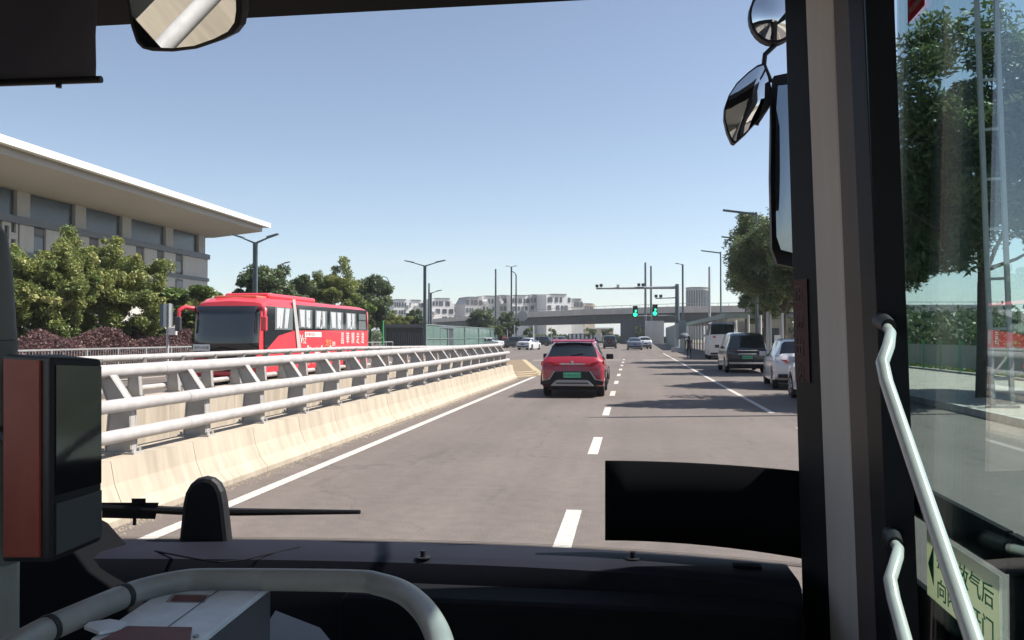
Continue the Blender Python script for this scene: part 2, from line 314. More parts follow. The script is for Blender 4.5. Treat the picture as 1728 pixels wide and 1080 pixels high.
# ------------------------------------------------------------------ rail barriers
PITCH = 1.5
def post_meshes():
    b = MB()   # plate post seen broadside from along the road, leaning away from it at the top
    prof = [(.12, 0), (.10, .48), (-.13, .80), (-.26, .80), (-.12, .46), (-.16, 0)]
    b.prism([(x, -.05, z) for x, z in prof], (0, .012, 0)); b.prism([(x, .038, z) for x, z in prof], (0, .012, 0))
    for (xa, za), (xb, zb) in (((.12, 0), (.10, .48)), ((.10, .48), (-.13, .80))): b.hexa([(xa - .012, -.062, za), (xa, -.062, za), (xa, .062, za), (xa - .012, .062, za), (xb - .012, -.062, zb), (xb, -.062, zb), (xb, .062, zb), (xb - .012, .062, zb)])
    for (xa, za), (xb, zb) in (((-.16, 0), (-.12, .46)), ((-.12, .46), (-.26, .80))): b.hexa([(xa, -.062, za), (xa + .012, -.062, za), (xa + .012, .062, za), (xa, .062, za), (xb, -.062, zb), (xb + .012, -.062, zb), (xb + .012, .062, zb), (xb, .062, zb)])
    p = b.mesh('post'); p.materials.append(M['postm'])
    q = MB().box(-.21, .17, -.09, .09, -.002, .018)
    for x in (-.18, .14):
        for y in (-.06, .06): q.cyl((x, y), .016, .018, .05, 6)
    q = q.mesh('base_plate'); q.materials.append(M['postm']); return p, q
PM, BPm = post_meshes()
def barrier(name, X, sgn, y0, n, lab, rails, drop=None, ext=0.3, depth=-4.5, flare=True):
    """sgn +1: traffic face towards +X. wall height .47 + rails"""
    root = empty(name, (X, y0, 0), 0, lab, 'barrier')
    dz = drop or (lambda y: 0)
    L = PITCH
    if flare: prof = [(.43, -.02), (.43, .06), (.335, .17), (.265, .34), (.225, .545), (-.235, .545), (-.235, depth), (.18, depth), (.18, -.02)]
    else: prof = [(.24, depth), (.24, .47), (-.24, .47), (-.24, depth)]
    hw_ = .547 if flare else .472
    wm = MB().prism([(sgn * x, .004, z) for x, z in prof], (0, L - .008, 0)); wm = wm.mesh('wall_panel'); wm.materials.append(M['crete'])
    for i in range(n):
        link('wall_panel', wm, root, loc=(0, i * L - L / 2 + .2, dz(y0 + i * L)))
        p = link('post', PM, root, loc=(0, i * L, hw_ + dz(y0 + i * L)), scale=(sgn, 1, 1)); link('base_plate', BPm, p)
    for (rx, rz, rr) in rails:
        pts = [(sgn * rx, -PITCH * .6 + j * PITCH, rz + dz(y0 + j * PITCH)) for j in range(n)] + [(sgn * rx, (n - 1) * PITCH + ext, rz + dz(y0 + n * PITCH))]
        b = MB().tube(pts, rr, 14); 
        for j in range(2, n, 4): b.tube([(sgn * rx, j * PITCH - .5, rz + dz(y0 + j * PITCH)), (sgn * rx, j * PITCH - .25, rz + dz(y0 + j * PITCH))], rr * 1.045, 14)
        b.build('rail', M['railm'], root, smooth=40)
RAILS = [(.125, .748, .064), (.115, 1.035, .064), (-.17, 1.345, .070)]
barrier('guard_rail', -4.97, 1, 7.93 - PITCH * 9, 27, 'near pale concrete barrier with three thick white tube rails, flared foot beside the edge line', RAILS, ext=.55)
drop = lambda y: -max(0, y - 30) * .009
barrier('guard_rail', -9.95, -1, 8.75 - PITCH * 9, 46, 'far barrier with white tube rails, across the sunken ramp, in front of the red coach', [(.17, .62, .06), (.15, .90, .06), (-.16, 1.27, .065)], drop=drop, flare=False)

# grit swept to the foot of the near barrier
gr_ = MB(); rg = random.Random(9)
for k in range(2600):
    x = -4.53 + abs(rg.gauss(0, .09)); y = rg.uniform(5, 34); q = rg.uniform(.004, .014)
    gr_.add([(x - q, y - q, .001), (x + q, y - q, .001), (x, y + q, .001), (x, y, q * 1.3)], [(0, 1, 3), (1, 2, 3), (2, 0, 3)])
tag(gr_.build('gravel', M['crete']), 'pale grit and crumbs lying along the foot of the near barrier', 'gravel', kind='stuff')

# ------------------------------------------------------------------ trees
def crown_mesh(name, m, seed, rx, rz, zc, ncl, nlf, leaf, asp=.45, shell=.5, cl=(.14, .26), up=.35, low=-.75):
    r = np.random.default_rng(seed)
    d = r.normal(size=(ncl, 3)); d /= np.linalg.norm(d, axis=1)[:, None]; d[:, 2] = np.clip(d[:, 2], low, 1)
    rad = shell + (1 - shell) * r.random(ncl) ** .7
    lump = .80 + .30 * np.sin(d[:, 0] * 4.1 + seed) * np.cos(d[:, 1] * 3.7 + seed * 2) + .24 * r.random(ncl)
    c = d * (rad * lump)[:, None] * np.array([rx, rx, rz]); c[:, 2] += zc
    dm_ = np.sort(np.linalg.norm(c[:, None] - c[None], axis=2), axis=1)[:, 1:5].mean(1); c = c[dm_ < rx * .30] if (dm_ < rx * .30).sum() > 20 else c; ncl = len(c)
    k = r.integers(0, ncl, nlf); cr = rx * (cl[0] + (cl[1] - cl[0]) * r.random(ncl))
    o = r.normal(size=(nlf, 3)); o /= np.linalg.norm(o, axis=1)[:, None]
    o *= (cr[k] * (r.random(nlf) ** .4 + .25 * r.random(nlf) ** 6))[:, None]; o[:, 2] *= .7
    p = c[k] + o
    a = r.normal(size=(nlf, 3)); a[:, 2] *= .6; a /= np.linalg.norm(a, axis=1)[:, None]
    n = r.normal(size=(nlf, 3)); n[:, 2] += up * 3; b = np.cross(n, a); b /= np.linalg.norm(b, axis=1)[:, None] + 1e-9
    s = leaf * (.6 + .8 * r.random(nlf))[:, None]
    v = np.stack([p - a * s, p - b * s * asp, p + a * s, p + b * s * asp], 1).reshape(-1, 3)
    me = bpy.data.meshes.new(name); me.vertices.add(len(v)); me.vertices.foreach_set('co', v.ravel().astype(np.float32))
    me.loops.add(nlf * 4); me.loops.foreach_set('vertex_index', np.arange(nlf * 4, dtype=np.int32))
    me.polygons.add(nlf); me.polygons.foreach_set('loop_start', np.arange(0, nlf * 4, 4, dtype=np.int32)); me.polygons.foreach_set('loop_total', np.full(nlf, 4, dtype=np.int32))
    me.update(); me.validate(); me.materials.append(m); return me, c
def trunk_mesh(name, m, seed, h0, r0, centers, lean=.02, nl=14):
    r = random.Random(seed); b = MB(); top = Vector((r.uniform(-lean, lean) * h0 * 4, r.uniform(-lean, lean) * h0 * 4, h0))
    b.tube([(0, 0, -.1), (top.x * .3, top.y * .3, h0 * .45), top], [r0 * 1.25, r0 * .9, r0 * .75], 9)
    zc = max(c[2] for c in centers); lead = Vector((top.x * 1.2, top.y * 1.2, h0 + (zc - h0) * .6)); b.tube([top, lead], [r0 * .75, r0 * .3], 7)
    for c in r.sample(list(map(tuple, centers)), min(nl, len(centers))):
        c = Vector(c); s_ = top.lerp(lead, r.random() * .8); mid = s_.lerp(c, .5) + Vector((0, 0, -.15 * (c - s_).length * .3)); b.tube([s_, mid, c], [r0 * .42, r0 * .25, r0 * .08], 6)
    me = b.mesh(name, 60); me.materials.append(m); return me
def proto(kind, seed, H, rx, rz, h0, r0, ncl, nlf, leaf, lm, bm, **kw):
    me, c = crown_mesh('crown', lm, seed, rx, rz, H - rz, ncl, nlf, leaf, **kw); return dict(kind=kind, crown=me, trunk=trunk_mesh('trunk', bm, seed, h0, r0, c), H=H)
P_R = [proto('street_tree', 11, 10, 3.5, 3.8, 3.0, .16, 150, 52000, .115, M['leaf_r'], M['bark'], asp=.32, shell=.35), proto('street_tree', 23, 10, 3.3, 3.9, 2.8, .15, 140, 50000, .115, M['leaf_r'], M['bark'], asp=.32, shell=.35)]
P_L = [proto('golden_rain_tree', 31, 6.6, 3.0, 2.7, 1.5, .12, 190, 62000, .08, M['leaf_l'], M['bark'], cl=(.10, .19), low=-.95, shell=.4), proto('golden_rain_tree', 37, 6.6, 3.0, 2.7, 1.5, .12, 190, 62000, .08, M['leaf_l'], M['bark'], cl=(.10, .19), low=-.95, shell=.4)]
P_D = [proto('dark_tree', 41, 7, 2.7, 2.8, 1.8, .13, 120, 30000, .12, M['leaf_d'], M['bark'], low=-.95, shell=.4), proto('dark_tree', 47, 7, 2.5, 3.0, 1.8, .13, 120, 30000, .12, M['leaf_d'], M['bark'], low=-.95, shell=.4)]
P_M = [proto('young_tree', 53, 5, 1.6, 1.7, 1.9, .07, 60, 12000, .10, M['leaf_m'], M['bark2'])]
pod_me = [crown_mesh('seed_pods', M['pod'], s_, 3.05, 2.75, 3.95, 90, 4200, .085, asp=.7, shell=.93, cl=(.05, .09), low=-.2)[0] for s_ in (31, 37)]
def tree(p, x, y, H, lab, group=None, sx=1., rz=None, pods=None):
    s_ = H / p['H']; o = empty(p['kind'], (x, y, 0), random.uniform(0, 6.28) if rz is None else rz, lab, 'tree', group); o.scale = (s_ * sx, s_ * sx, s_)
    link('trunk', p['trunk'], o); link('crown', p['crown'], o)
    if pods is not None: link('seed_pods', pod_me[pods], o)
    return o
def treepx(p, px, top, X=None, Y=None, sx=1., lab='', group=None, pods=None, wpx=None):
    if Y is None: q = atX(px, top, X)
    else: q = at(px, top, Y)
    return tree(p, q.x, q.y, q.z, lab, group, sx, pods=pods)
GR = 'street trees along the right pavement'
for i, (x, y, H, sx, lab) in enumerate([
    (8.9, 23.6, 10.3, .93, 'big feathery-leaved tree seen through the door glass, its crown reaching the red sticker'),
    (13.2, 25.0, 10.6, 1.0, 'leafy tree at the right edge of the photo behind the ladder-like reflection lattice'),
    (8.3, 31.5, 8.6, .92, 'roadside tree mostly hidden by the front pillar, behind the nearest white car'),
    (8.6, 40.5, 8.6, .95, 'roadside tree rising beside the side mirror, right of the black people carrier'),
    (8.3, 49.0, 9.2, 1.0, 'tall roadside tree whose trunk stands behind the white hatchback'),
    (8.5, 57.5, 10.4, 1.0, 'leftmost tall tree of the right-hand row, its crown bulging toward the lamp arms'),
    (10.5, 70.0, 8.4, .9, 'tree behind the shelter canopy and the parked white van')]):
    tree(P_R[i % 2], x, y, H, lab, GR, sx)
treepx(P_L[0], 80, 386, X=-25, sx=.82, lab='big yellow-podded tree beside the card reader, leftmost in view', pods=0, group='trees in front of the stone building')
treepx(P_L[1], 200, 392, X=-25, sx=.84, lab='broad yellowish tree left of the coach, second from the left', pods=1, group='trees in front of the stone building')
treepx(P_L[0], 20, 430, X=-26, sx=1.1, lab='tree half hidden behind the upright pole at the left edge', pods=0, group='trees in front of the stone building')
treepx(P_M[0], 305, 468, X=-25, sx=1.9, lab='low bright green tree just left of the coach roof', group='trees in front of the stone building')
treepx(P_M[0], 372, 487, X=-27, sx=1.3, lab='small green treetop peeping over the front of the coach', group='trees in front of the stone building')
treepx(P_L[1], 338, 482, X=-26, sx=1.0, lab='green tree filling the gap under the building corner, left of the coach mirror', group='trees in front of the stone building')
GL = 'trees behind the red coach'
treepx(P_D[0], 447, 428, X=-24.5, sx=.86, lab='loose dark tree behind the nearest lamp post', group=GL)
treepx(P_D[1], 505, 458, X=-25.5, sx=.9, lab='dark tree between the nearest lamp post and the coach roof hump', group=GL)
treepx(P_L[0], 556, 442, X=-24.5, sx=.85, lab='mid-green tree above the middle of the coach roof', group=GL)
treepx(P_D[0], 625, 448, X=-25, sx=.8, lab='tallest dark tree at the rear end of the coach', group=GL)
treepx(P_M[0], 598, 500, X=-22.5, sx=1.5, lab='low green tree over the rear window of the coach', group=GL)
treepx(P_L[1], 668, 520, X=-26, sx=.9, lab='olive tree above the dark shed', group=GL)
treepx(P_D[1], 704, 518, X=-26, sx=.7, lab='dark round tree behind the double lamp post', group=GL)
GC = 'trees at the crossing'
treepx(P_D[0], 812, 514, Y=135, sx=1.05, lab='round dark tree rising over the end of the green glass screen', group=GC)
treepx(P_D[1], 858, 522, Y=138, sx=.85, lab='dark tree with a pole in front, left end of the overpass', group=GC)
treepx(P_M[0], 842, 545, Y=128, sx=1.1, lab='small pale-trunked tree beside the glass screen end', group=GC)
treepx(P_M[0], 893, 549, Y=150, sx=1.2, lab='young tree above the white saloon car', group=GC)
treepx(P_M[0], 932, 551, Y=178, sx=1.0, lab='thin young tree under the overpass, left of the red car roof', group=GC)
treepx(P_M[0], 996, 550, Y=172, sx=1.1, lab='thin young tree under the overpass above the red car', group=GC)
treepx(P_M[0], 1026, 551, Y=180, sx=1.2, lab='young tree behind the off-road car', group=GC)
treepx(P_D[1], 1078, 548, Y=176, sx=.8, lab='dark bushy tree against the grey abutment wall', group=GC)
treepx(P_M[0], 1330, 545, Y=95, sx=1.5, lab='bright green tree beyond the white posts on the right', group=GC)
# far belt of rounded hedge trees under the bridge
fb = [(893, 569, 9), (918, 566, 13), (950, 567, 12), (978, 565, 12), (1006, 568, 11), (1035, 567, 12)]
for i, (px, top, wpx) in enumerate(fb):
    q = at(px, top, 300); me, c = crown_mesh('crown', M['leaf_d'], 60 + i, 5.6, q.z * .5, q.z * .5, 40, 5000, .3, shell=.6); o = empty('round_shrub', (q.x, 300, 0), 0, ['leftmost', 'second', 'third', 'fourth', 'fifth', 'rightmost'][i] + ' of the round dark trees beyond the overpass', 'tree', 'round trees beyond the overpass')
    link('trunk', MB().cyl((0, 0), .3, -.1, q.z * .5, 7).mesh('trunk'), o).data.materials.append(M['bark']); link('crown', me, o)
def scatter(name, m, boxes, n, leaf, seed, asp=.6, **kw):
    r = np.random.default_rng(seed); ps = []
    for (x0, x1, y0, y1, z0, z1, fr) in boxes:
        k = int(n * fr); p = r.random((k, 3)) * [x1 - x0, y1 - y0, 1] + [x0, y0, 0]; h = z0 + (z1 - z0) * (.75 + .25 * np.sin(p[:, 1] * 1.3) * np.cos(p[:, 1] * .47 + p[:, 0])); p[:, 2] = z0 + (h - z0) * r.random(k) ** .5; ps.append(p)
    p = np.concatenate(ps); k = len(p); a = r.normal(size=(k, 3)); a /= np.linalg.norm(a, axis=1)[:, None]; b = np.cross(r.normal(size=(k, 3)), a); b /= np.linalg.norm(b, axis=1)[:, None]
    s_ = leaf * (.6 + .8 * r.random(k))[:, None]; v = np.stack([p - a * s_, p - b * s_ * asp, p + a * s_, p + b * s_ * asp], 1).reshape(-1, 3)
    me = bpy.data.meshes.new(name); me.vertices.add(len(v)); me.vertices.foreach_set('co', v.ravel().astype(np.float32)); me.loops.add(k * 4); me.loops.foreach_set('vertex_index', np.arange(k * 4, dtype=np.int32))
    me.polygons.add(k); me.polygons.foreach_set('loop_start', np.arange(0, k * 4, 4, dtype=np.int32)); me.polygons.foreach_set('loop_total', np.full(k, 4, dtype=np.int32)); me.update(); me.validate(); me.materials.append(m)
    return link(name, me, **kw)
scatter('purple_hedge', M['purple'], [(-24.2, -22.3, 16, 46, .1, 2.1, 1)], 120000, .055, 5, label='long purple-leaved hedge behind the low railing, left of the coach', cat='hedge', kind='stuff')
scatter('verge_grass', M['grassm'], [(14.6, 18, 12, 60, -.03, .3, .6), (-40, -24, 30, 80, -.03, .25, .4)], 60000, .08, 6, label='short green grass beyond the pavements', cat='grass', kind='stuff')
scatter('background_shrubs', M['leaf_d'], [(-30, -27, 20, 75, 0, 2.6, .3), (-60, -40, 95, 120, 0, 5, .15), (16, 40, 60, 110, 0, 4.0, .45), (-14, 10, 205, 225, 0, 1.5, .2), (-60, -26, 150, 170, 0, 3, .15)], 90000, .2, 8, label='far dark shrubbery along the cross street', cat='shrubs', kind='stuff')

# ------------------------------------------------------------------ stone building
BA = R(1.4)
C0 = at(351, 400, 92.)                      # top of the far wall corner
UB = Vector((math.sin(BA), -math.cos(BA), 0)); NB = Vector((math.cos(BA), math.sin(BA), 0))   # along the facade towards us; outwards
def onwall(px, py, off=0.):
    d = ray(px, py); o_ = Vector((0, 0, EYE)); t = ((Vector((C0.x, C0.y, 0)) + NB * off) - o_).dot(NB) / d.dot(NB); p = o_ + d * t
    return (p - Vector((C0.x, C0.y, 0))).dot(UB), p.z
bl = empty('stone_building', (C0.x, C0.y, 0), BA, 'long stone building with dark clerestory strip under a huge overhanging white-edged roof', 'building')
# local frame: -y runs along the facade towards us, +x outwards
def bbox(name, m, u0, u1, z0, z1, o0, o1, par=None): return MB().box(o0, o1, -u1, -u0, z0, z1).build(name, m, par or bl)
zt = C0.z; zb = onwall(351, 430)[1]; zl = onwall(351, 470)[1]; LEN = 64
def hitu(px, py, u):
    d = ray(px, py); o_ = Vector((0, 0, EYE)); b0 = Vector((C0.x, C0.y, 0)); t_ = (u - (o_ - b0).dot(UB)) / d.dot(UB); p = o_ + d * t_; return (p - b0).dot(NB), p.z
UO, UF = -.9, -1.5
so_u, soz = hitu(442.5, 391, UO); fo, fz0 = hitu(457, 384.5, UF); fz0 = max(fz0, soz + .5)
MB().prism([(-30, -UO, zt + .003), (.3, -UO, zt + .003), (so_u, -UO, soz), (so_u, -UO, soz + .5), (-30, -UO, soz + .5)], (0, -(LEN - UO), 0)).build('roof_soffit', M['soffit'], bl)
MB().box(-30, so_u + .3, -LEN, -UO + .3, soz + .503, fz0).build('roof_soffit', M['pilas'], bl)
bbox('roof_edge', M['fascia'], UF, LEN, fz0 + .003, fz0 + .5, -30, fo)
for k in range(9): bbox('edge_seam', M['band'], 4 + k * 6.5, 4.05 + k * 6.5, fz0 + .006, fz0 + .49, fo + .001, fo + .01)
bbox('wall', M['facade'], 0, LEN, 0, zl - .35, -26, -.02)
bbox('wall', M['facade'], .01, LEN, zl, zb - .55, -26, -.25)
bbox('stringcourse', M['band'], -.12, LEN, zb - .55, zb, -26, .22)
bbox('stringcourse', M['band'], -.08, LEN, zl - .35, zl, -26, .15)
bbox('wall', M['pilas'], .02, LEN, zb, zt + .02, -26, -.6)
# clerestory panes and pilasters
pil = [onwall(p, 400)[0] for p in ((341.5), (286.5), (214.5), (136.5), (40))]
for i, u in enumerate(pil): bbox('pilaster', M['pilas'], u - .75, u + .75, zb, zt + .02, -.6, -.02)
edges = [0] + pil + [LEN]
for i in range(1, len(pil)):
    bbox('clerestory_window', M['slate'], pil[i - 1] + .76, pil[i] - .76, zb, zt - .02, -.6, -.32)
bbox('clerestory_window', M['slate'], pil[-1] + .76, LEN, zb, zt - .02, -.6, -.32)
# wall panels between tall windows (upper storey)
wins = [(296.5, 309), (265, 277), (229.5, 243.5), (188, 200), (150.5, 166.5), (106.5, 124), (57, 77)]
uw = [(onwall(b, 440)[0], onwall(a, 440)[0]) for a, b in wins]; prev = .0
for i, (u0, u1) in enumerate(uw):
    bbox('wall_panel', M['facade'], prev + .03, u0 - .03, zl, zb - .56, -.25, 0)
    f = bbox('window', M['winframe'], u0, u1, zl + .02, zb - .58, -.24, -.16); MB().box(-.158, -.14, -u1 + .12, -u0 - .12, zl + .25, zl + (zb - zl) * .5).build('pane', M['wing'], f)
    MB().box(-.158, -.12, -u1 + .08, -u0 - .08, zl + (zb - zl) * .58, zb - .66).build('louvre', M['louvre'], f); prev = u1
uL = onwall(33, 380)[0]; bbox('wall_panel', M['facade'], prev + .03, uL - .03, zl, zb - .56, -.25, 0)
lat = bbox('lattice_backing', M['winframe'], uL, LEN, zl, zb - .56, -.24, -.18)
k = 0
u = uL + .15
while u < LEN - .5:
    z = zl + (.3 if k % 2 else .9)
    MB().box(-.178, -.02, -u - .22, -u, zl, zb - .57).build('lattice_bar', M['facade'], lat)
    while z < zb - .8: MB().box(-.178, -.03, -u - .75, -u - .222, z, z + .5).build('lattice_bar', M['facade'], lat); z += 1.55
    u += .75; k += 1
uw2 = uw[:3]; prev = 0
for (u0, u1) in uw: f = bbox('window', M['winframe'], u0, u1, zl - 3.6, zl - .5, -.018, .012); MB().box(.013, .03, -u1 + .15, -u0 - .15, zl - 3.4, zl - .7).build('pane', M['wing'], f)

# ------------------------------------------------------------------ far buildings
def block(px0, px1, ytop, Y, lab, depth=12, m='aptw', rows=2, cols=4, slope=0, ybot=None, par=None, group='white apartment blocks beyond the overpass', seed=0, z0=0):
    r = random.Random(seed); a = at(px0, ytop, Y); b = at(px1, ytop, Y); h = a.z
    o = empty('apartment_block', (a.x, Y, 0), R(30), lab, 'building', group); W = (b.x - a.x) / math.cos(R(30)) * .96
    poly = [(0, 0, z0), (W, 0, z0), (W, 0, h * (.86 if slope > 0 else 1)), (W * .8, 0, h), (W * .2 if slope < 0 else .1, 0, h), (0, 0, h * (.86 if slope < 0 else 1))]
    MB().prism(poly, (0, depth, 0)).build('wall', M[m], o)
    MB().box(W * .2, W * .8, -.25, depth, h + .005, h + .35).build('roof', M['roofg'], o)
    fl = 3.0; wm = []
    for rr in range(rows):
        zt_ = h - 1.0 - rr * fl
        x = W * .06
        while x < W * .88:
            ww = r.choice((1.2, 1.8, 2.6)) * W / 14; 
            if r.random() < .8:
                f = MB().box(x, x + ww, -.12, -.02, zt_ - 1.7, zt_).build('window', M['winframe'], o); MB().box(x + .1, x + ww - .1, -.15, -.122, zt_ - 1.6, zt_ - .1).build('pane', M['wing'], f)
            elif r.random() < .5: MB().box(x, x + ww * 1.4, -1.2, -.01, zt_ - 2.2, zt_ - 1.0).build('balcony', M['aptw' if m == 'aptg' else 'aptg'], o)
            x += ww * 1.55
    return o
block(664, 688, 506, 330, 'leftmost white block, beside the bent lamp behind the coach', seed=1, slope=-1, rows=3)
block(689, 713, 507, 334, 'white block left of the double lamp post', seed=2, rows=3)
block(728, 764, 504, 330, 'gabled white block right of the double lamp post', seed=3, slope=1, rows=3)
block(765, 786, 514, 336, 'lower grey-white block between two taller white ones', m='aptg', seed=4, rows=2)
block(785, 812, 502, 322, 'white block with a flat grey top right behind the round dark tree', seed=5, slope=-1, m='aptg')
block(813, 842, 500, 328, 'white stepped block behind the leftmost bare pole', seed=6)
block(843, 862, 499, 326, 'grey-white block directly behind the twin-armed far lamp', m='aptg', seed=7)
block(863, 893, 499, 323, 'white block with wide windows beside the bent pole', seed=8)
block(894, 921, 498, 326, 'middle grey block over the overpass parapet', m='aptg', seed=9)
block(922, 964, 497, 320, 'widest white block, with a slanted right gable', seed=10, slope=1)
block(964, 985, 505, 330, 'small block right of the slanted gable', m='aptg', seed=11, slope=1)
block(986, 1004, 513, 360, 'lowest flat block at the right end of the white row', seed=12, rows=1, m='cream')
hotel = empty('drum_building', at(1177, 567, 420) * 1, 0, 'grey drum-shaped building behind the overpass, left of the big tree', 'building'); hotel.location.z = 0
zt2 = at(1177, 487, 420).z
MB().cyl((0, 0), 5.3, 0, zt2, 24).build('wall', M['aptg'], hotel, smooth=40)
for k in range(14): a = math.pi + math.pi * (k + .5) / 14; MB().box(-.35, .35, -.1, .1, zt2 * .4, zt2 - 1).build('window', M['slate'], hotel, loc=(5.32 * math.cos(a), 5.32 * math.sin(a), 0), rot=(0, 0, a + math.pi / 2))
MB().cyl((0, 0), 5.5, zt2 + .005, zt2 + .5, 24).build('roof', M['roofg'], hotel)
rb = empty('low_cream_building', (16, 92, 0), 0, 'low cream building seen between the tree trunks on the right', 'building')
MB().box(-4, 24, 0, 10, 0, 3.6).build('wall', M['cream'], rb); MB().box(-4.3, 24.3, -.4, 10, 3.605, 3.9).build('roof', M['roofg'], rb)
for i in range(7): f = MB().box(-3 + i * 3.6, -1 + i * 3.6, -.08, -.01, 1, 2.5).build('window', M['winframe'], rb); MB().box(-2.9 + i * 3.6, -1.1 + i * 3.6, -.1, -.082, 1.1, 2.4).build('pane', M['wing'], f)
lb = empty('strip_building', (at(940, 560, 340).x, 345, 0), 0, 'long low cream building glimpsed under the overpass', 'building')
MB().box(-24, 22, 0, 10, 0, 4.6).build('wall', M['cream'], lb); MB().box(-24.2, 22.2, -.6, 10, 4.605, 5.0).build('roof', M['fascia'], lb)
for i in range(9): f = MB().box(-22 + i * 4.9, -19 + i * 4.9, -.1, -.01, 3, 4.3).build('window', M['winframe'], lb)

# ------------------------------------------------------------------ overpass
ovp = empty('overpass', (0, 200, 0), 0, 'long concrete overpass crossing the road ahead on a deep dark girder', 'bridge')
plan = [at(655, 560, 420), at(735, 560, 330), at(860, 560, 255), at(1000, 560, 217), at(1150, 560, 200), at(1330, 560, 195), at(1700, 560, 200)]
pl = [Vector((p.x, p.y, 0)) for p in plan]
def ribbon(off0, off1, z0, z1, a=0, b=None):
    mb = MB(); q = pl[a:b]
    def nrm(i):
        d = (q[min(i + 1, len(q) - 1)] - q[max(i - 1, 0)]).normalized(); return Vector((d.y, -d.x, 0))
    for i in range(len(q) - 1):
        n0, n1 = nrm(i), nrm(i + 1)
        A = [q[i] + n0 * off0, q[i] + n0 * off1, q[i + 1] + n1 * off1, q[i + 1] + n1 * off0]
        mb.hexa([(*p.xy, z0) for p in A] + [(*p.xy, z1) for p in A])
    return mb
ribbon(-12, .8, 7.0, 7.6).build('deck', M['crete_l'], ovp, world=True)
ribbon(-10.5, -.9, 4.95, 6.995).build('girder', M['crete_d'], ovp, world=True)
ribbon(.55, .83, 7.605, 8.45).build('parapet', M['crete_l'], ovp, world=True)
ribbon(-12, -11.7, 7.605, 8.45).build('parapet', M['crete_l'], ovp, world=True)
ribbon(.62, .72, 9.0, 9.1).build('handrail', M['steel_l'], ovp, world=True)
for i in range(len(pl) - 1):
    for k in range(10):
        p = pl[i].lerp(pl[i + 1], (k + .5) / 10)
        if 700 < 864 + 1e-9 or True:
            MB().box(p.x - .04, p.x + .04, p.y - .72, p.y - .62, 8.455, 9.0).build('rail_post', M['steel_l'], ovp, world=True)
for px in (760, 1245, 1320):
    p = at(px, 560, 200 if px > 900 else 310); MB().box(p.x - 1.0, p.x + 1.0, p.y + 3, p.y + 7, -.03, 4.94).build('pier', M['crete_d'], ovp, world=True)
ab = empty('abutment_wall', (4, 185, 0), 0, 'grey and brown retaining wall beneath the right end of the overpass', 'wall')
x0, x1, x2 = at(1047, 560, 186).x, at(1088, 560, 186).x, at(1120, 560, 186).x
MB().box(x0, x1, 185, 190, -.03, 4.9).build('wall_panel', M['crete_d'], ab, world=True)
MB().box(x1 + .02, x2, 184.4, 190, -.03, 4.9).build('wall_panel', M['facade'], ab, world=True)
q0, q1 = gz(1140, 592, 0), at(1120, 560, 184)
wg = MB(); n_ = 9
gw = empty('green_hoarding', (q0.x + 1.3, q0.y + 14, 0), 0, 'green-grey panel hoarding running back from the signal mast', 'fence')
for i in range(n_):
    a = Vector((q0.x + 1.2, 104, 0)).lerp(Vector((x2 + .3, 183, 0)), i / n_); b = Vector((q0.x + 1.2, 104, 0)).lerp(Vector((x2 + .3, 183, 0)), (i + .97) / n_)
    MB().hexa([(a.x, a.y, -.02), (a.x + .15, a.y, -.02), (b.x + .15, b.y, -.02), (b.x, b.y, -.02), (a.x, a.y, 3.4), (a.x + .15, a.y, 3.4), (b.x + .15, b.y, 3.4), (b.x, b.y, 3.4)]).build('panel', M['canopy'], gw, world=True)

# ------------------------------------------------------------------ lamps, poles
def lamp(px, top, Y, aw, lab, name='street_lamp', arms=(1, 1), r0=.11, h2=.7, m='steel', group='double-armed street lamps'):
    q = at(px, top, Y); o = empty(name, (q.x, Y, 0), 0, lab, 'street lamp', group)
    b = MB(); H = q.z
    b.box(-.13, -.02, -.08, .08, 0, H); b.box(.02, .13, -.08, .08, 0, H); b.box(-.02, .02, -.05, .05, 0, H)
    b.build('post', M[m], o); MB().box(-.25, .25, -.25, .25, -.02, .12).build('base', M[m], o)
    for s_, on in zip((-1, 1), arms):
        if on: 
            MB().hexa([(0, -.06, H - .12), (s_ * aw * .55, -.06, H + h2 * .5), (s_ * aw * .55, .06, H + h2 * .5), (0, .06, H - .12), (0, -.06, H), (s_ * aw * .55, -.06, H + h2 * .55 + .05), (s_ * aw * .55, .06, H + h2 * .55 + .05), (0, .06, H)]).build('arm', M[m], o)
            hd = MB().hexa([(s_ * aw * .52, -.14, H + h2 * .5), (s_ * aw, -.14, H + h2), (s_ * aw, .14, H + h2), (s_ * aw * .52, .14, H + h2 * .5), (s_ * aw * .52, -.14, H + h2 * .5 + .12), (s_ * aw, -.14, H + h2 + .08), (s_ * aw, .14, H + h2 + .08), (s_ * aw * .52, .14, H + h2 * .5 + .12)]).build('lamp_head', M[m], o)
    return o
lamp(431, 409, 50, 1.45, 'nearest dark double-armed street lamp rising behind the coach roof', h2=.45)
lamp(717, 448, 77, 1.9, 'double-armed street lamp in front of the dark shed and glass screen', h2=.42)
lamp(727, 494, 112, 1.5, 'small distant lamp just right of the double-armed lamp', arms=(0, 1), h2=.3, group=None)
lamp(470, 447, 96, 1.4, 'distant lamp showing over the dark tree beside the nearest lamp', arms=(0, 1), h2=.3, group=None)
lamp(863, 450, 152, 1.0, 'far twin-armed lamp left of the bent pole', arms=(1, 1), h2=.1, group=None)
lamp(1152, 446, 130, 1.1, 'far lamp behind the signal mast', arms=(1, 0), h2=.1, group=None)
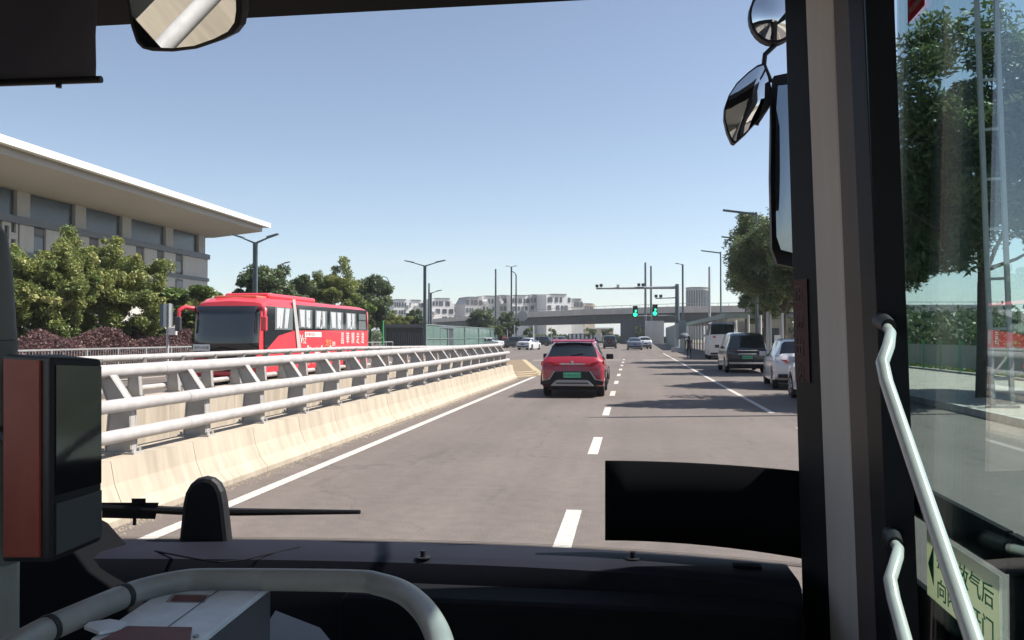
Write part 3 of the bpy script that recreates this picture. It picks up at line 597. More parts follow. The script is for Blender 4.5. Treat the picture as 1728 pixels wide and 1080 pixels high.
for px, top, Y, lab in ((1276, 358, 52, 'highest lamp arm poking left out of the tall right-hand tree'), (1258, 402, 72, 'middle lamp arm poking out of the tall right-hand tree'), (1216, 425, 88, 'lowest lamp arm sticking out of the tree, left of it')):
    q = at(px, top, Y); o = empty('street_lamp', (q.x, Y, 0), 0, lab, 'street lamp', 'lamps behind the right-hand trees')
    MB().cyl((0, 0), .1, -.02, q.z, 8, .07).build('post', M['steel'], o); MB().hexa([(-1.9, -.12, q.z + .1), (0, -.05, q.z - .18), (0, .05, q.z - .18), (-1.9, .12, q.z + .1), (-1.9, -.12, q.z + .2), (0, -.05, q.z - .06), (0, .05, q.z - .06), (-1.9, .12, q.z + .2)]).build('lamp_head', M['steel'], o)
def pole(px, top, Y, lab, r0=.13, bend=0, m='steel', name='bare_pole', cat='pole', band=None):
    q = at(px, top, Y); o = empty(name, (q.x, Y, 0), 0, lab, cat); pts = [(0, 0, -.02), (0, 0, q.z * .6), (0, 0, q.z - abs(bend))] + ([(bend * .35, 0, q.z - abs(bend) * .3), (bend, 0, q.z)] if bend else [])
    MB().tube(pts, [r0, r0 * .9, r0 * .75] + ([r0 * .6, r0 * .5] if bend else []), 8).build('shaft', M[m], o, smooth=50); MB().box(-.25, .25, -.25, .25, -.02, .06).build('base', M[m], o)
    return o
pole(836.5, 454, 150, 'straight dark pole left of the twin-armed far lamp', .19)
pole(871, 458, 148, 'pole with a bent tip right of the twin-armed far lamp', .16, bend=-.7)
pole(724, 478, 106, 'short pole just right of the double-armed lamp', .14)
pole(657, 466, 108, 'pole with its tip bent left beside the tallest dark tree', .1, bend=-.8)
pole(1089, 443, 195, 'taller of the two bare masts rising behind the overpass', .28)
pole(1098.5, 449, 196, 'shorter of the two bare masts behind the overpass, right one', .26)
pole(1197, 450, 118, 'thick pale pole against the left side of the big tree', .18, m='steel_l')
pole(900, 549, 112, 'white post standing in front of the white saloon', .12, m='tile')
pole(646.5, 541, 62, 'slim green and white post beside the coach rear', .07, m='green_post')
for i, px in enumerate((868, 856, 930)): pole(px, (548, 556, 552)[i], 124 + i * 12, ('slim pale post left of the white saloon', 'stubby post on the traffic island', 'thin white post under the overpass')[i], .09, m='steel_l')

# signal mast
mp = gz(1143, 594); ms = empty('signal_mast', (mp.x, mp.y, 0), 0, 'tall grey mast with a long arm of cameras over the road and two green lights', 'traffic light')
Y = mp.y; zt_ = at(1143, 481, Y).z
MB().cyl((mp.x, Y), .3, .0, at(1143, 545, Y).z, 14, .26).build('pole', M['steel_l'], ms, world=True, smooth=40)
MB().cyl((mp.x, Y), .25, at(1143, 545, Y).z, zt_ + .1, 14, .2).build('pole', M['steel'], ms, world=True, smooth=40)
MB().box(mp.x - .6, mp.x + .7, Y - .6, Y + .6, -.01, .45).build('plinth', M['tile'], ms, world=True)
MB().tube([at(1140, 485, Y), at(1006, 487, Y)], [.17, .09], 10).build('arm', M['steel_l'], ms, world=True, smooth=40)
MB().tube([at(1140, 502.5, Y), at(1106, 503.5, Y)], .06, 8).build('arm', M['steel_l'], ms, world=True)
MB().tube([at(1140, 532, Y), at(1068, 533.5, Y)], .05, 8).build('arm', M['steel_l'], ms, world=True)
for px, py in ((1007.5, 483), (1014.5, 482), (1043, 483), (1078, 481), (1085, 481), (1107, 500), (1115, 500)):
    p = at(px, py, Y); c_ = MB().box(p.x - .16, p.x + .16, Y - .4, Y + .15, p.z - .12, p.z + .16).build('camera_box', M['plastic2'] if px != 1043 else M['wprint'], ms, world=True)
    MB().box(p.x - .03, p.x + .03, Y - .03, Y + .03, p.z - .28, p.z - .121).build('bracket', M['steel_l'], c_, world=True)
for px, py in ((1072, 526), (1105, 524)):
    p = at(px, py, Y); h_ = MB().box(p.x - .26, p.x + .26, Y - .38, Y - .1, p.z - .6, p.z + .62).build('signal_head', M['plastic'], ms, world=True)
    for k, mm in ((0, 'signalo'), (1, 'signal')):
        pass
    MB().tube([(p.x, Y - .42, p.z - .32), (p.x, Y - .381, p.z - .32)], .21, 20).build('lit_lens', M['signal'], h_, world=True)
    MB().tube([(p.x + .06, Y - .41, p.z + .08), (p.x + .06, Y - .381, p.z + .08)], .11, 16).build('lit_lens', M['signal'], h_, world=True)
    MB().tube([(p.x, Y - .42, p.z + .4), (p.x, Y - .381, p.z + .4)], .17, 16).build('dark_lens', M['signalo'], h_, world=True)
pb = at(1152, 552, Y - .1); MB().box(pb.x - .45, pb.x + .35, Y - .4, Y - .28, pb.z - .9, pb.z + .7).build('sign_panel', M['canopy'], ms, world=True)
# sign on left island
p = at(882, 533, 140); s_ = empty('keep_sign', (p.x, 140, 0), 0, 'grey round sign on a slim arm at the left end of the overpass', 'sign')
MB().tube([(p.x, 139.9, p.z), (p.x, 139.8, p.z)], .85, 20).build('disc', M['aptg'], s_, world=True); MB().tube([at(842, 543, 140), at(858, 533, 140), at(880, 531, 140)], .07, 6).build('arm', M['canopy'], s_, world=True); MB().cyl((at(842, 540, 140).x, 140), .1, 0, at(842, 543, 140).z, 8).build('post', M['canopy'], s_, world=True)

# left side furniture
fr = empty('low_railing', (-20.3, 20, 0), 0, 'low grey metal railing along the far pavement, left of the coach', 'fence')
MB().box(-.03, .03, 0, 52, 1.18, 1.24).build('top_rail', M['steel_l'], fr); MB().box(-.02, .02, 0, 52, .22, .26).build('bottom_rail', M['steel_l'], fr)
pm = MB().box(-.03, .03, -.03, .03, .1, 1.18).mesh('rail_post'); pm.materials.append(M['steel_l']); bm_ = MB().box(-.008, .008, -.008, .008, .26, 1.18).mesh('baluster'); bm_.materials.append(M['steel_l'])
for i in range(27): link('rail_post', pm, fr, loc=(0, i * 2, 0))
for i in range(180): link('baluster', bm_, fr, loc=(0, .15 + i * .16, 0))
sg = at(283, 560, 31); so_ = empty('side_on_sign', (sg.x, 31, 0), 0, 'road sign seen edge-on, tall dark slab and small white box on a pale post', 'sign')
MB().cyl((0, 0), .055, .1, at(283, 552, 31).z, 8).build('post', M['tile'], so_); za, zb_ = at(283, 552, 31).z, at(283, 513, 31).z
MB().box(-.12, .02, -.35, .35, za, zb_).build('sign_back', M['steel'], so_); MB().box(.03, .1, -.1, .1, za - .2, zb_ + .02).build('edge_strip', M['steel_l'], so_); MB().box(.05, .36, -.06, .06, za - .3, za - .02).build('white_box', M['wprint'], so_)
# shed and glass screen
sh = empty('dark_shed', (at(651, 560, 80).x, 80, 0), 0, 'low dark metal shed with vertical slats, behind the rear of the coach', 'shed')
xa, xb = at(651, 560, 80).x, at(714, 560, 80).x; hz = at(680, 547.5, 80).z; W = xb - xa
MB().box(0, W, .2, 14, -.02, hz - .3).build('body', M['shed'], sh); MB().box(-.15, W + .1, -.25, 14.2, hz - .295, hz).build('roof', M['shedr'], sh)
for i in range(16): MB().box(.2 + i * W / 17, .2 + i * W / 17 + .08, .12, .198, .05, hz - .75).build('slat', M['shedr'], sh)
for i in range(6): MB().box(.35 + i * W / 6.6, .35 + (i + .8) * W / 6.6, .14, .198, hz - .72, hz - .36).build('pane', M['wing'], sh)
for x in (-.1, W - .05): MB().box(x, x + .14, .0, .19, -.02, hz - .3).build('corner_post', M['shedr'], sh)
gs = empty('glass_screen', (xb + .15, 80, 0), 0, 'long pale green glass screen wall between the dark shed and the round tree', 'screen')
e0, e1 = Vector((xb + .2, 80, 0)), at(838, 560, 130); e1.z = 0; n_ = 14
for i in range(n_):
    a, b = e0.lerp(e1, i / n_), e0.lerp(e1, (i + 1) / n_ - .002); z1 = 2.75
    MB().hexa([(a.x, a.y, .1), (a.x + .03, a.y, .1), (b.x + .03, b.y, .1), (b.x, b.y, .1), (a.x, a.y, z1), (a.x + .03, a.y, z1), (b.x + .03, b.y, z1), (b.x, b.y, z1)]).build('glass_panel', M['gglass'], gs, world=True)
    if i % 3 == 0: MB().box(a.x + .04, a.x + .14, a.y - .06, a.y + .06, 0, z1 + .05).build('post', M['canopy'], gs, world=True)
for z in (1.4, 2.76): MB().hexa([(e0.x + .035, e0.y, z), (e0.x + .09, e0.y, z), (e1.x + .09, e1.y, z), (e1.x + .035, e1.y, z), (e0.x + .035, e0.y, z + .07), (e0.x + .09, e0.y, z + .07), (e1.x + .09, e1.y, z + .07), (e1.x + .035, e1.y, z + .07)]).build('rail', M['canopy'], gs, world=True)
MB().box(xb + .3, xb + 9, 131, 131.1, 0, 2.7).build('back_panel', M['canopy'], gs, world=True, loc=(-9, 0, 0))

# right side: shelter, slat fence, white posts, lattice standing in for a reflection
cy0, cy1 = 70, 122
sl_ = empty('roadside_shelter', (7.9, cy0, 0), 0, 'long shelter with a flat green-grey canopy behind the person with the umbrella', 'shelter')
MB().box(-.6, 2.8, 0, cy1 - cy0, 3.1, 3.5).build('canopy', M['canopy'], sl_)
for i in range(12): MB().box(-.35, -.2, .3 + i * 4.2, .45 + i * 4.2, .1, 3.095).build('column', M['tile'], sl_)
for i in range(60): MB().box(.4, .45, .2 + i * .5, .5 + i * .5, .15, 2.2).build('slat', M['tile' if i % 3 else 'steel_l'], sl_)
for i, (px, top, Y, r0) in enumerate(((1263, 531, 60, .08), (1283, 532, 52, .10), (1295, 526, 50, .09), (1299.5, 524, 50, .09), (1320, 528, 48, .09), (1242, 540, 66, .1), (1226, 536, 80, .1))):
    pole(px, top, Y, ['slim white post left of the tree trunk behind the white van', 'white post with a rounded top right of the first trunk', 'left one of the paired white posts', 'right one of the paired white posts', 'white post beside the little white board', 'white post just right of the white van roof', 'white post behind the white van'][i], r0, m='tile', name='white_post')
p = at(1312, 573, 50); nb = empty('notice_board', (p.x, 50, 0), 0, 'small bright white board between the paired posts and the pillar', 'sign'); MB().box(-.17, .17, -.03, .03, p.z - .25, p.z + .25).build('board', M['fascia'], nb); MB().cyl((0, 0.05), .03, .1, p.z - .1, 6).build('post', M['steel_l'], nb)
bp_ = gz(1692, 688, .13); lp = empty('reflection_lattice', (bp_.x, bp_.y, .13), 0, 'leaning pale ladder-like lattice added in place of a reflection, seen through the door glass', 'post')  # solid lattice added in place of a ladder-like reflection in the door glass
for x in (-.2, .2): MB().box(x - .045, x + .045, -.045, .045, 0, 11).build('upright', M['steel_l'], lp)
for i in range(10): MB().box(-.154, .154, -.03, .03, .6 + i * 1.1, .66 + i * 1.1).build('rung', M['steel_l'], lp)
MB().box(-.3, .3, -.15, .15, -.0, .05).build('foot_plate', M['steel_l'], lp); lp.rotation_euler = (0, R(-1.6), 0)
gf = empty('green_fence', (14.3, 14, 0), 0, 'dark green mesh fence behind the pavement on the right', 'fence')
for i in range(16): MB().box(0, .04, i * 2.4 + .06, i * 2.4 + 2.3, .3, 1.3).build('fence_panel', M['canopy'], gf)
for i in range(17): MB().box(-.02, .06, i * 2.4 - .05, i * 2.4 + .05, .1, 1.5).build('post', M['green_post'], gf)

# ------------------------------------------------------------------ cars
def interp(keys, y, k):
    for a, b in zip(keys, keys[1:]):
        if a[0] <= y <= b[0]: t = (y - a[0]) / max(1e-9, b[0] - a[0]); return a[k] + (b[k] - a[k]) * t
    return keys[-1][k] if y > keys[-1][0] else keys[0][k]
def wheel(parent, x, y, r, wd=.2):
    s_ = 1 if x > 0 else -1
    b = MB().tube([(x - s_ * wd / 2, y, r), (x - s_ * wd * .42, y, r), (x + s_ * wd * .38, y, r), (x + s_ * wd / 2, y, r)], [r * .9, r, r, r * .92], 22).build('wheel', M['rubber'], parent, smooth=35)
    q = MB().tube([(x + s_ * (wd / 2 - .01), y, r), (x + s_ * (wd / 2 + .008), y, r)], [r * .64, r * .60], 18)
    q.build('rim', M['rim'], b)
    h = MB()
    for k in range(5):
        a = 2 * math.pi * k / 5; u = Vector((0, math.cos(a), math.sin(a))); c = Vector((x + s_ * (wd / 2 + .009), y, r)) + u * r * .36; v = Vector((0, -u.z, u.y))
        h.prism([c - u * r * .2 - v * r * .04, c + u * r * .2 - v * r * .11, c + u * r * .2 + v * r * .11, c - u * r * .2 + v * r * .04], (s_ * .003, 0, 0))
    h.build('spoke_gap', M['rubber'], b)
KSEDAN = [(-2.3, .30, .86, .93, .80, .80), (-2.22, .24, .93, 1.0, .93, .82), (-1.75, .22, .97, 1.05, .98, .80), (-1.05, .2, .97, 1.40, 1, .70), (-.6, .2, .95, 1.46, 1, .68), (.1, .2, .93, 1.46, 1, .68), (.45, .2, .92, 1.40, 1, .70), (1.15, .2, .90, .97, .99, .80), (1.9, .22, .80, .86, .95, .80), (2.25, .26, .62, .68, .82, .8), (2.32, .32, .55, .6, .7, .8)]
KSUV = [(-2.12, .42, .80, .84, .90, .84), (-2.06, .36, .98, 1.02, .96, .83), (-1.93, .3, 1.06, 1.14, .985, .80), (-1.62, .28, 1.06, 1.52, 1, .68), (-1.35, .26, 1.05, 1.58, 1, .68), (-.3, .25, 1.03, 1.61, 1, .70), (.35, .25, 1.0, 1.57, 1, .70), (1.05, .25, .98, 1.05, .99, .80), (1.7, .27, .93, .98, .95, .80), (2.02, .3, .78, .84, .85, .8), (2.1, .36, .6, .66, .72, .8)]
KVAN = [(-2.45, .42, .98, 1.02, .93, .90), (-2.40, .3, 1.08, 1.14, .97, .9), (-2.28, .28, 1.15, 1.72, .99, .80), (-2.0, .26, 1.15, 1.82, 1, .78), (-.5, .25, 1.12, 1.86, 1, .78), (.75, .25, 1.1, 1.80, 1, .76), (1.55, .25, 1.06, 1.15, 1, .8), (2.2, .27, .92, .99, .93, .82), (2.45, .34, .7, .76, .78, .8)]
def zscale(k, f): return [(a, b, c * f, d * f, e, g) for a, b, c, d, e, g in k]
def car(name, loc, rz, keys, hw, paint, lab, cat='car', group=None, rw=.32, wy=(-1.32, 1.35), side=None, rear=(0, 0), front=(0, 0), plate='plate_b', ptxt=None, rack=False, low=None, extra=None, lamps=True):
    root = empty(name, loc, rz, lab, cat, group); ys = {k[0] for k in keys}; ra = rw + .055
    for c in wy:
        for f in (-1, -.92, -.7, -.35, 0, .35, .7, .92, 1): ys.add(round(c + f * ra, 4))
    for k in range(int(keys[0][0] * 5) + 1, int(keys[-1][0] * 5)): 
        if all(abs(k / 5 - y) > .07 for y in ys): ys.add(k / 5)
    for a in (side or []):
        ys.update(a)
    ys = sorted(ys); S = []
    for y in ys:
        zs, zb, zr, wf, wr = (interp(keys, y, k) for k in range(1, 6)); w_ = hw * wf; za = zs
        for c in wy:
            d = abs(y - c)
            if d < ra: za = max(zs, rw + math.sqrt(max(0, ra * ra - d * d)) * 1.0)
        za = min(za, zb - .08)
        if low: wlow = low
        S.append([(w_ * .86, y, za), (w_ * .985, y, za + .02), (w_, y, max(za + .03, zs + .45 * (zb - zs))), (w_ * .995, y, max(za + .05, zs + .78 * (zb - zs))), (w_ * .96, y, zb), (w_ * (.93 * .35 + wr * .65), y, zb + .55 * (zr - zb)), (w_ * wr, y, zr - .07 * min(1, (zr - zb) * 3)), (w_ * wr * .85, y, zr), (0, y, zr + .02)])
    n = 9; ring = 2 * n - 1; V = []
    for s_ in S: V += s_ + [(-p[0], p[1], p[2]) for p in s_[-2::-1]]
    body, sw, wsh = [], [], []; rwn = []
    for i in range(len(S) - 1):
        ym = (ys[i] + ys[i + 1]) / 2
        for j in range(ring - 1):
            f = (i * ring + j, i * ring + j + 1, (i + 1) * ring + j + 1, (i + 1) * ring + j); jj = j if j < n - 1 else ring - 2 - j
            tgt = body
            if jj in (4, 5) and any(a <= ym <= b for a, b in (side or [])): tgt = sw
            if jj in (6, 7) and rear[0] <= ym <= rear[1]: tgt = rwn
            if jj in (6, 7) and front[0] <= ym <= front[1]: tgt = wsh
            tgt.append(f[::-1])
        body.append((i * ring, (i + 1) * ring, (i + 1) * ring + ring - 1, i * ring + ring - 1)[::-1])
    body.append(tuple(range(ring))); body.append(tuple(range((len(S) - 1) * ring, len(S) * ring))[::-1])
    def part(nm, fs, m, sm=38):
        if not fs: return
        used = sorted({i for f in fs for i in f}); mp_ = {a: b for b, a in enumerate(used)}
        b = MB(); b.v = [V[i] for i in used]; b.f = [tuple(mp_[i] for i in f) for f in fs]; return b.build(nm, M[m], root, smooth=sm)
    part('body', body, paint)
    for a, b in (side or []):
        for lo in (True, False): part('side_window', [f for f in sw if a <= sum(V[i][1] for i in f) / 4 <= b and (V[f[0]][0] + V[f[2]][0] > 0) == lo], 'carglass')
    pass; part('rear_window', rwn, 'carglass'); part('windscreen', wsh, 'carglass')
    for c in wy:
        for s_ in (-1, 1): wheel(root, s_ * (hw - .12), c, rw)
    MB().box(-hw * .8, hw * .8, keys[0][0] + .3, keys[-1][0] - .35, .2, .45).build('underbody', M['plastic'], root)
    y0 = keys[0][0]; zbl = interp(keys, y0 + .1, 2)
    # door mirrors
    ym = (side[-1][1] - .1) if side else .7; zm = interp(keys, ym, 2) + .08
    for s_ in (-1, 1): bevel(MB().box(*sorted((s_ * hw * .97, s_ * (hw * .97 + .22))), ym - .02, ym + .12, zm - .06, zm + .1).build('door_mirror', M['plastic' if paint == 'redpaint' else paint], root), .03)
    if lamps:
        for s_ in (-1, 1):
            MB().prism([(s_ * hw * .96, y0 + .16, zbl - .2), (s_ * hw * .5, y0 - .012, zbl - .16), (s_ * hw * .5, y0 - .012, zbl - .06), (s_ * hw * .93, y0 + .12, zbl - .03)], (0, -.03, 0)).build('tail_lamp', M['boxr' if paint == 'cblack' else 'tail'], root)
        MB().box(-hw * .86, hw * .86, y0 - .03, y0 + .1, .38, .50).build('bumper', M['plastic'], root)
        pz = .72 if name != 'suv' else .72
        pt = MB().box(-.24, .24, y0 - .04, y0 - .02, pz - .07, pz + .07).build('number_plate', M[plate], root)
        if ptxt: text(ptxt, .105, M['black'], pt, (0, y0 - .042, pz - .038), (R(90), 0, 0), align='CENTER')
        yf = keys[-1][0]
        for s_ in (-1, 1): MB().prism([(s_ * hw * .88, yf - .3, .66), (s_ * hw * .45, yf - .03, .60), (s_ * hw * .45, yf - .05, .70), (s_ * hw * .86, yf - .3, .80)], (0, .05, 0)).build('headlight', M['lampw'], root)
        MB().box(-hw * .42, hw * .42, yf - .06, yf + .02, .42, .58).build('grille', M['plastic'], root)
    if rack:
        for s_ in (-1, 1): MB().tube([(s_ * hw * .62, -1.45, 1.56), (s_ * hw * .62, -1.35, 1.65), (s_ * hw * .62, .2, 1.66), (s_ * hw * .62, .35, 1.58)], .02, 6).build('roof_rail', M['plastic'], root)
    return root
SIDE_SEDAN = [(-1.15, -.42), (-.32, .62)]; SIDE_SUV = [(-1.5, -.98), (-.88, -.15), (-.05, .62)]; SIDE_VAN = [(-2.1, -1.15), (-1.05, .0), (.1, 1.1)]
# red car ahead
RY = 24.6 + 1.28
red = car('red_suv', (-1.62, RY, 0), 0, zscale(KSUV, .985), .875, 'redpaint', 'red compact SUV with a green number plate driving ahead in the left lane', rw=.335, wy=(-1.28, 1.32), side=SIDE_SUV, rear=(-1.93, -1.62), front=(.35, 1.05), rack=True, lamps=False)
y0 = -2.12
for s_ in (-1, 1):
    MB().prism([(s_ * .80, y0 + .075, .82), (s_ * .36, y0 - .02, .90), (s_ * .34, y0 + .0, .965), (s_ * .62, y0 + .02, .985), (s_ * .865, y0 + .16, 1.0), (s_ * .885, y0 + .2, .90)], (0, -.03, 0)).build('tail_lamp', M['tail'], red)
    bevel(MB().prism([(s_ * .84, y0 - .02, .36), (s_ * .60, y0 - .055, .36), (s_ * .38, y0 - .06, .60), (s_ * .34, y0 - .06, .72), (s_ * .47, y0 - .06, .73), (s_ * .62, y0 - .055, .50), (s_ * .86, y0 - .02, .46)], (0, .06, 0)).build('bumper_corner', M['plastic'], red), .01)
    MB().prism([(s_ * .62, y0 - .062, .505), (s_ * .47, y0 - .067, .735), (s_ * .50, y0 - .067, .74), (s_ * .66, y0 - .06, .515), (s_ * .80, y0 - .03, .50), (s_ * .80, y0 - .03, .475)], (0, .03, 0)).build('silver_trim', M['silver'], red)
    MB().box(*sorted((s_ * .50, s_ * .72)), y0 - .025, y0 + .0, .78, .805).build('reflector', M['tail'], red)
MB().prism([(-.72, y0 - .05, .30), (.72, y0 - .05, .30), (.60, y0 - .075, .37), (.42, y0 - .08, .60), (.36, y0 - .07, .73), (-.36, y0 - .07, .73), (-.42, y0 - .08, .60), (-.60, y0 - .075, .37)], (0, .12, 0)).build('bumper_insert', M['plastic'], red)
bevel(MB().prism([(-.60, y0 - .10, .33), (.60, y0 - .10, .33), (.46, y0 - .10, .47), (.40, y0 - .10, .50), (-.40, y0 - .10, .50), (-.46, y0 - .10, .47)], (0, .05, 0)).build('skid_plate', M['silver'], red), .012)
MB().box(-.44, .44, y0 - .118, y0 - .101, .395, .425).build('skid_slot', M['plastic'], red)
MB().box(-.37, .37, y0 + .012, y0 + .05, .915, .945).build('chrome_strip', M['chrome'], red)
pt = MB().box(-.24, .24, y0 - .095, y0 - .08, .56, .70).build('number_plate', M['plate'], red); text('京AD16527', .098, M['black'], pt, (0, y0 - .096, .593), (R(90), 0, 0), align='CENTER')
MB().tube([(0, y0 + .02, .985), (0, y0 + .05, .985)], .038, 16).build('badge', M['chrome'], red)
bevel(MB().prism([(-.60, -1.70, 1.535), (.60, -1.70, 1.535), (.60, -1.5, 1.575), (-.60, -1.5, 1.575)], (0, .0, .03)).build('spoiler', M['redpaint'], red), .01)
MB().tube([(-.02, -1.93, 1.165), (.28, -1.875, 1.22)], .012, 6).build('rear_wiper', M['plastic'], red)
for c in (-1.28, 1.32):
    for s_ in (-1, 1):
        ra = .4; pts = [(s_ * .90, c + ra * math.cos(a), .335 + ra * math.sin(a)) for a in [math.pi * k / 12 for k in range(13)]]; MB().tube(pts, .026, 6).build('arch_cladding', M['plastic'], red)
for s_ in (-1, 1): bevel(MB().box(*sorted((s_ * .885, s_ * .915)), -.82, .88, .26, .40).build('sill_cladding', M['plastic'], red), .01)
# parked and distant cars
car('people_carrier', (5.25, 43.2, 0), 0, KVAN, .94, 'cblack', 'black people carrier with a green plate parked behind the white van', 'minivan', 'vehicles parked on the right', rw=.33, wy=(-1.55, 1.5), side=SIDE_VAN, rear=(-2.40, -2.2), front=(.75, 1.55), plate='plate', ptxt='京AD36251')
v_ = bpy.data.objects['people_carrier']
MB().box(-.82, .82, -2.50, -2.44, .42, .50).build('chrome_strip', M['chrome'], v_); MB().box(-.45, .45, -2.47, -2.41, 1.02, 1.06).build('chrome_strip', M['chrome'], v_); MB().box(-.4, .4, -2.5, -2.455, .86, .9).build('chrome_strip', M['chrome'], v_)
car('hatchback', (5.45, 30.2, 0), R(-3), KSUV, .90, 'cwhite', 'white hatchback parked behind the black people carrier, half cut by the pillar', 'car', 'vehicles parked on the right', rw=.33, wy=(-1.28, 1.32), side=SIDE_SUV, rear=(-1.93, -1.62), front=(.35, 1.05), ptxt='京AF2735', plate='plate')
car('parked_car', (5.25, 23.4, 0), R(2), zscale(KSUV, .98), .90, 'cwhite', 'nearest white parked car, only its front corner showing beside the pillar', 'car', 'vehicles parked on the right', rw=.33, wy=(-1.28, 1.32), side=SIDE_SUV, rear=(-1.93, -1.62), front=(.35, 1.05))
KBV = [(-2.6, .45, 1.25, 1.3, .95, .93), (-2.55, .32, 1.5, 1.6, .98, .9), (-2.48, .3, 1.55, 2.25, .99, .84), (-2.2, .3, 1.55, 2.38, 1, .80), (1.2, .3, 1.5, 2.38, 1, .80), (1.7, .3, 1.4, 2.1, 1, .80), (2.3, .3, 1.2, 1.28, .98, .85), (2.7, .34, .95, 1.0, .85, .85), (2.78, .4, .7, .75, .75, .85)]
wv = car('white_van', (6.5, 66.0, 0), R(-1), zscale(KBV, 1.13), .98, 'vanwhite', 'tall dull white van parked beside the shelter', 'van', 'vehicles parked on the right', rw=.35, wy=(-1.7, 1.6), side=[(-2.2, -1.0), (-.9, .2), (.3, 1.6)], rear=(-2.55, -2.2), front=(1.2, 2.3))
car('white_saloon', (at(893, 590, 106).x, 106, 0), R(-14), KSEDAN, .90, 'cwhite', 'white saloon turning at the crossing left of the red car', 'car', None, side=SIDE_SEDAN, rear=(-1.75, -1.05), front=(.45, 1.15), rw=.32)
car('off_road_car', (at(1029, 588, 118).x, 120, 0), 0, zscale(KVAN, .96), .92, 'cdark', 'dark boxy off-road car with a spare wheel on its back, centre distance', 'car', None, side=SIDE_VAN, rear=(-2.40, -2.2), front=(.75, 1.55), rw=.38, wy=(-1.5, 1.5))
jj = bpy.data.objects['off_road_car']; MB().tube([(0, -2.75, 1.0), (0, -2.48, 1.0)], [.36, .38], 18).build('spare_wheel', M['rubber'], jj); MB().tube([(0, -2.77, 1.0), (0, -2.751, 1.0)], .2, 12).build('wheel_cover', M['boxr'], jj)
for s_ in (-1, 1): MB().box(*sorted((s_ * .78, s_ * .93)), -2.47, -2.40, .95, 1.2).build('rear_quarter', M['cwhite'], jj)
car('grey_saloon', (at(1071, 590, 104.5).x, 106.8, 0), 0, zscale(KSEDAN, 1.02), .93, 'csilver', 'blue-grey saloon in the right lane beneath the green lights', 'car', None, side=SIDE_SEDAN, rear=(-1.75, -1.05), front=(.45, 1.15))
car('white_hatch', (at(1086, 588, 113).x, 116, 0), R(8), KSUV, .88, 'cwhite', 'white car half hidden by the blue-grey saloon', 'car', None, side=SIDE_SUV, rear=(-1.93, -1.62), front=(.35, 1.05))
for i, (px, Y, rz, pn, lab, ks_) in enumerate(((868, 122, 80, 'cdark', 'dark car waiting left of the white saloon', KSUV), (850, 128, 60, 'redpaint', 'dark red car behind the island posts', KSEDAN), (822, 118, 70, 'cwhite', 'white car glimpsed at the end of the glass screen', KSEDAN), (945, 150, 20, 'csilver', 'pale grey car just above the roof of the red car', KSUV), (920, 175, 88, 'cdark', 'dark car far off under the overpass', KSEDAN), (797, 122, 75, 'cwhite', 'pale car seen through the green glass screen', KSEDAN), (910, 148, 85, 'cblack', 'black car behind the white saloon', KSUV))):
    car('distant_car', (at(px, 590, Y).x, Y, 0), R(rz), ks_, .89, pn, lab, 'car', 'distant cars at the crossing', side=SIDE_SEDAN if ks_ is KSEDAN else SIDE_SUV, rear=(-1.75, -1.05) if ks_ is KSEDAN else (-1.93, -1.62), front=(.45, 1.15) if ks_ is KSEDAN else (.35, 1.05))
# delivery truck with striped box behind red car
tk = empty('box_truck', (at(985, 578, 190).x, 190, 0), 0, 'white slatted low barrier truck far under the overpass above the red car', 'truck')
MB().box(-3.4, 2.2, 0, 2.2, .9, 2.2).build('cargo_box', M['plastic2'], tk)
for i in range(6): MB().box(-3.2 + i * .9, -2.7 + i * .9, -.05, -.01, 1.1, 2.1).build('side_panel', M['cwhite'], tk)
MB().box(2.25, 3.8, .1, 2.1, .6, 2.1).build('cab', M['cwhite'], tk); MB().box(-3.3, 3.6, .3, 1.9, .5, .89).build('chassis', M['plastic'], tk)
for x in (-2.4, 2.8): MB().tube([(x, -.05, .45), (x, .25, .45)], .45, 14).build('wheel', M['rubber'], tk)

# ------------------------------------------------------------------ coach (faces us)
CX, CY0, CY1 = -12.4, 27.7, 39.9; cw = 2.5; CL = CY1 - CY0
co = empty('red_coach', (CX - cw / 2, (CY0 + CY1) / 2, 0), 0, 'red tour coach with white curtains and lettering, facing us beyond the rails', 'coach')
hl = CL / 2; hw = cw / 2
st = [(-hl - .02, .5, 1.30, .88), (-hl + .04, .34, 1.6, .93), (-hl + .14, .3, 2.35, .965), (-hl + .36, .3, 2.86, .985), (-hl + .8, .3, 3.03, 1), (-hl + 3, .3, 3.05, 1), (hl - 1, .3, 3.05, 1), (hl - .15, .32, 2.98, .985), (hl, .5, 2.8, .95)]
b = MB(); ringn = None
zsec = lambda z0, zt: [(1, z0), (1, z0 + .15)] + [(1, z0 + .15 + (zt - .28 - z0 - .15) * k / 3) for k in (1, 2, 3)] + [(.975, zt - .14), (.9, zt - .05), (.72, zt), (0, zt + .05)]
R_ = []
for (y, z0, zt, wf) in st:
    s_ = [(hw * wf * a, y, z) for a, z in zsec(z0, zt)]; R_.append(s_ + [(-p[0], p[1], p[2]) for p in s_[-2::-1]])
ringn = len(R_[0]); b.v = [p for r_ in R_ for p in r_]
for i in range(len(R_) - 1):
    for j in range(ringn - 1): b.f.append((i * ringn + j, (i + 1) * ringn + j, (i + 1) * ringn + j + 1, i * ringn + j + 1))
    b.f.append((i * ringn, i * ringn + ringn - 1, (i + 1) * ringn + ringn - 1, (i + 1) * ringn))
b.f.append(tuple(range(ringn))); b.f.append(tuple(range((len(R_) - 1) * ringn, len(R_) * ringn))[::-1])
b.build('body', M['coachred'], co, smooth=35)
bevel(MB().box(-.85, .85, -hl + 1.6, -hl + 6.2, 3.03, 3.24).build('air_conditioner', M['coachred'], co), .1, 3)
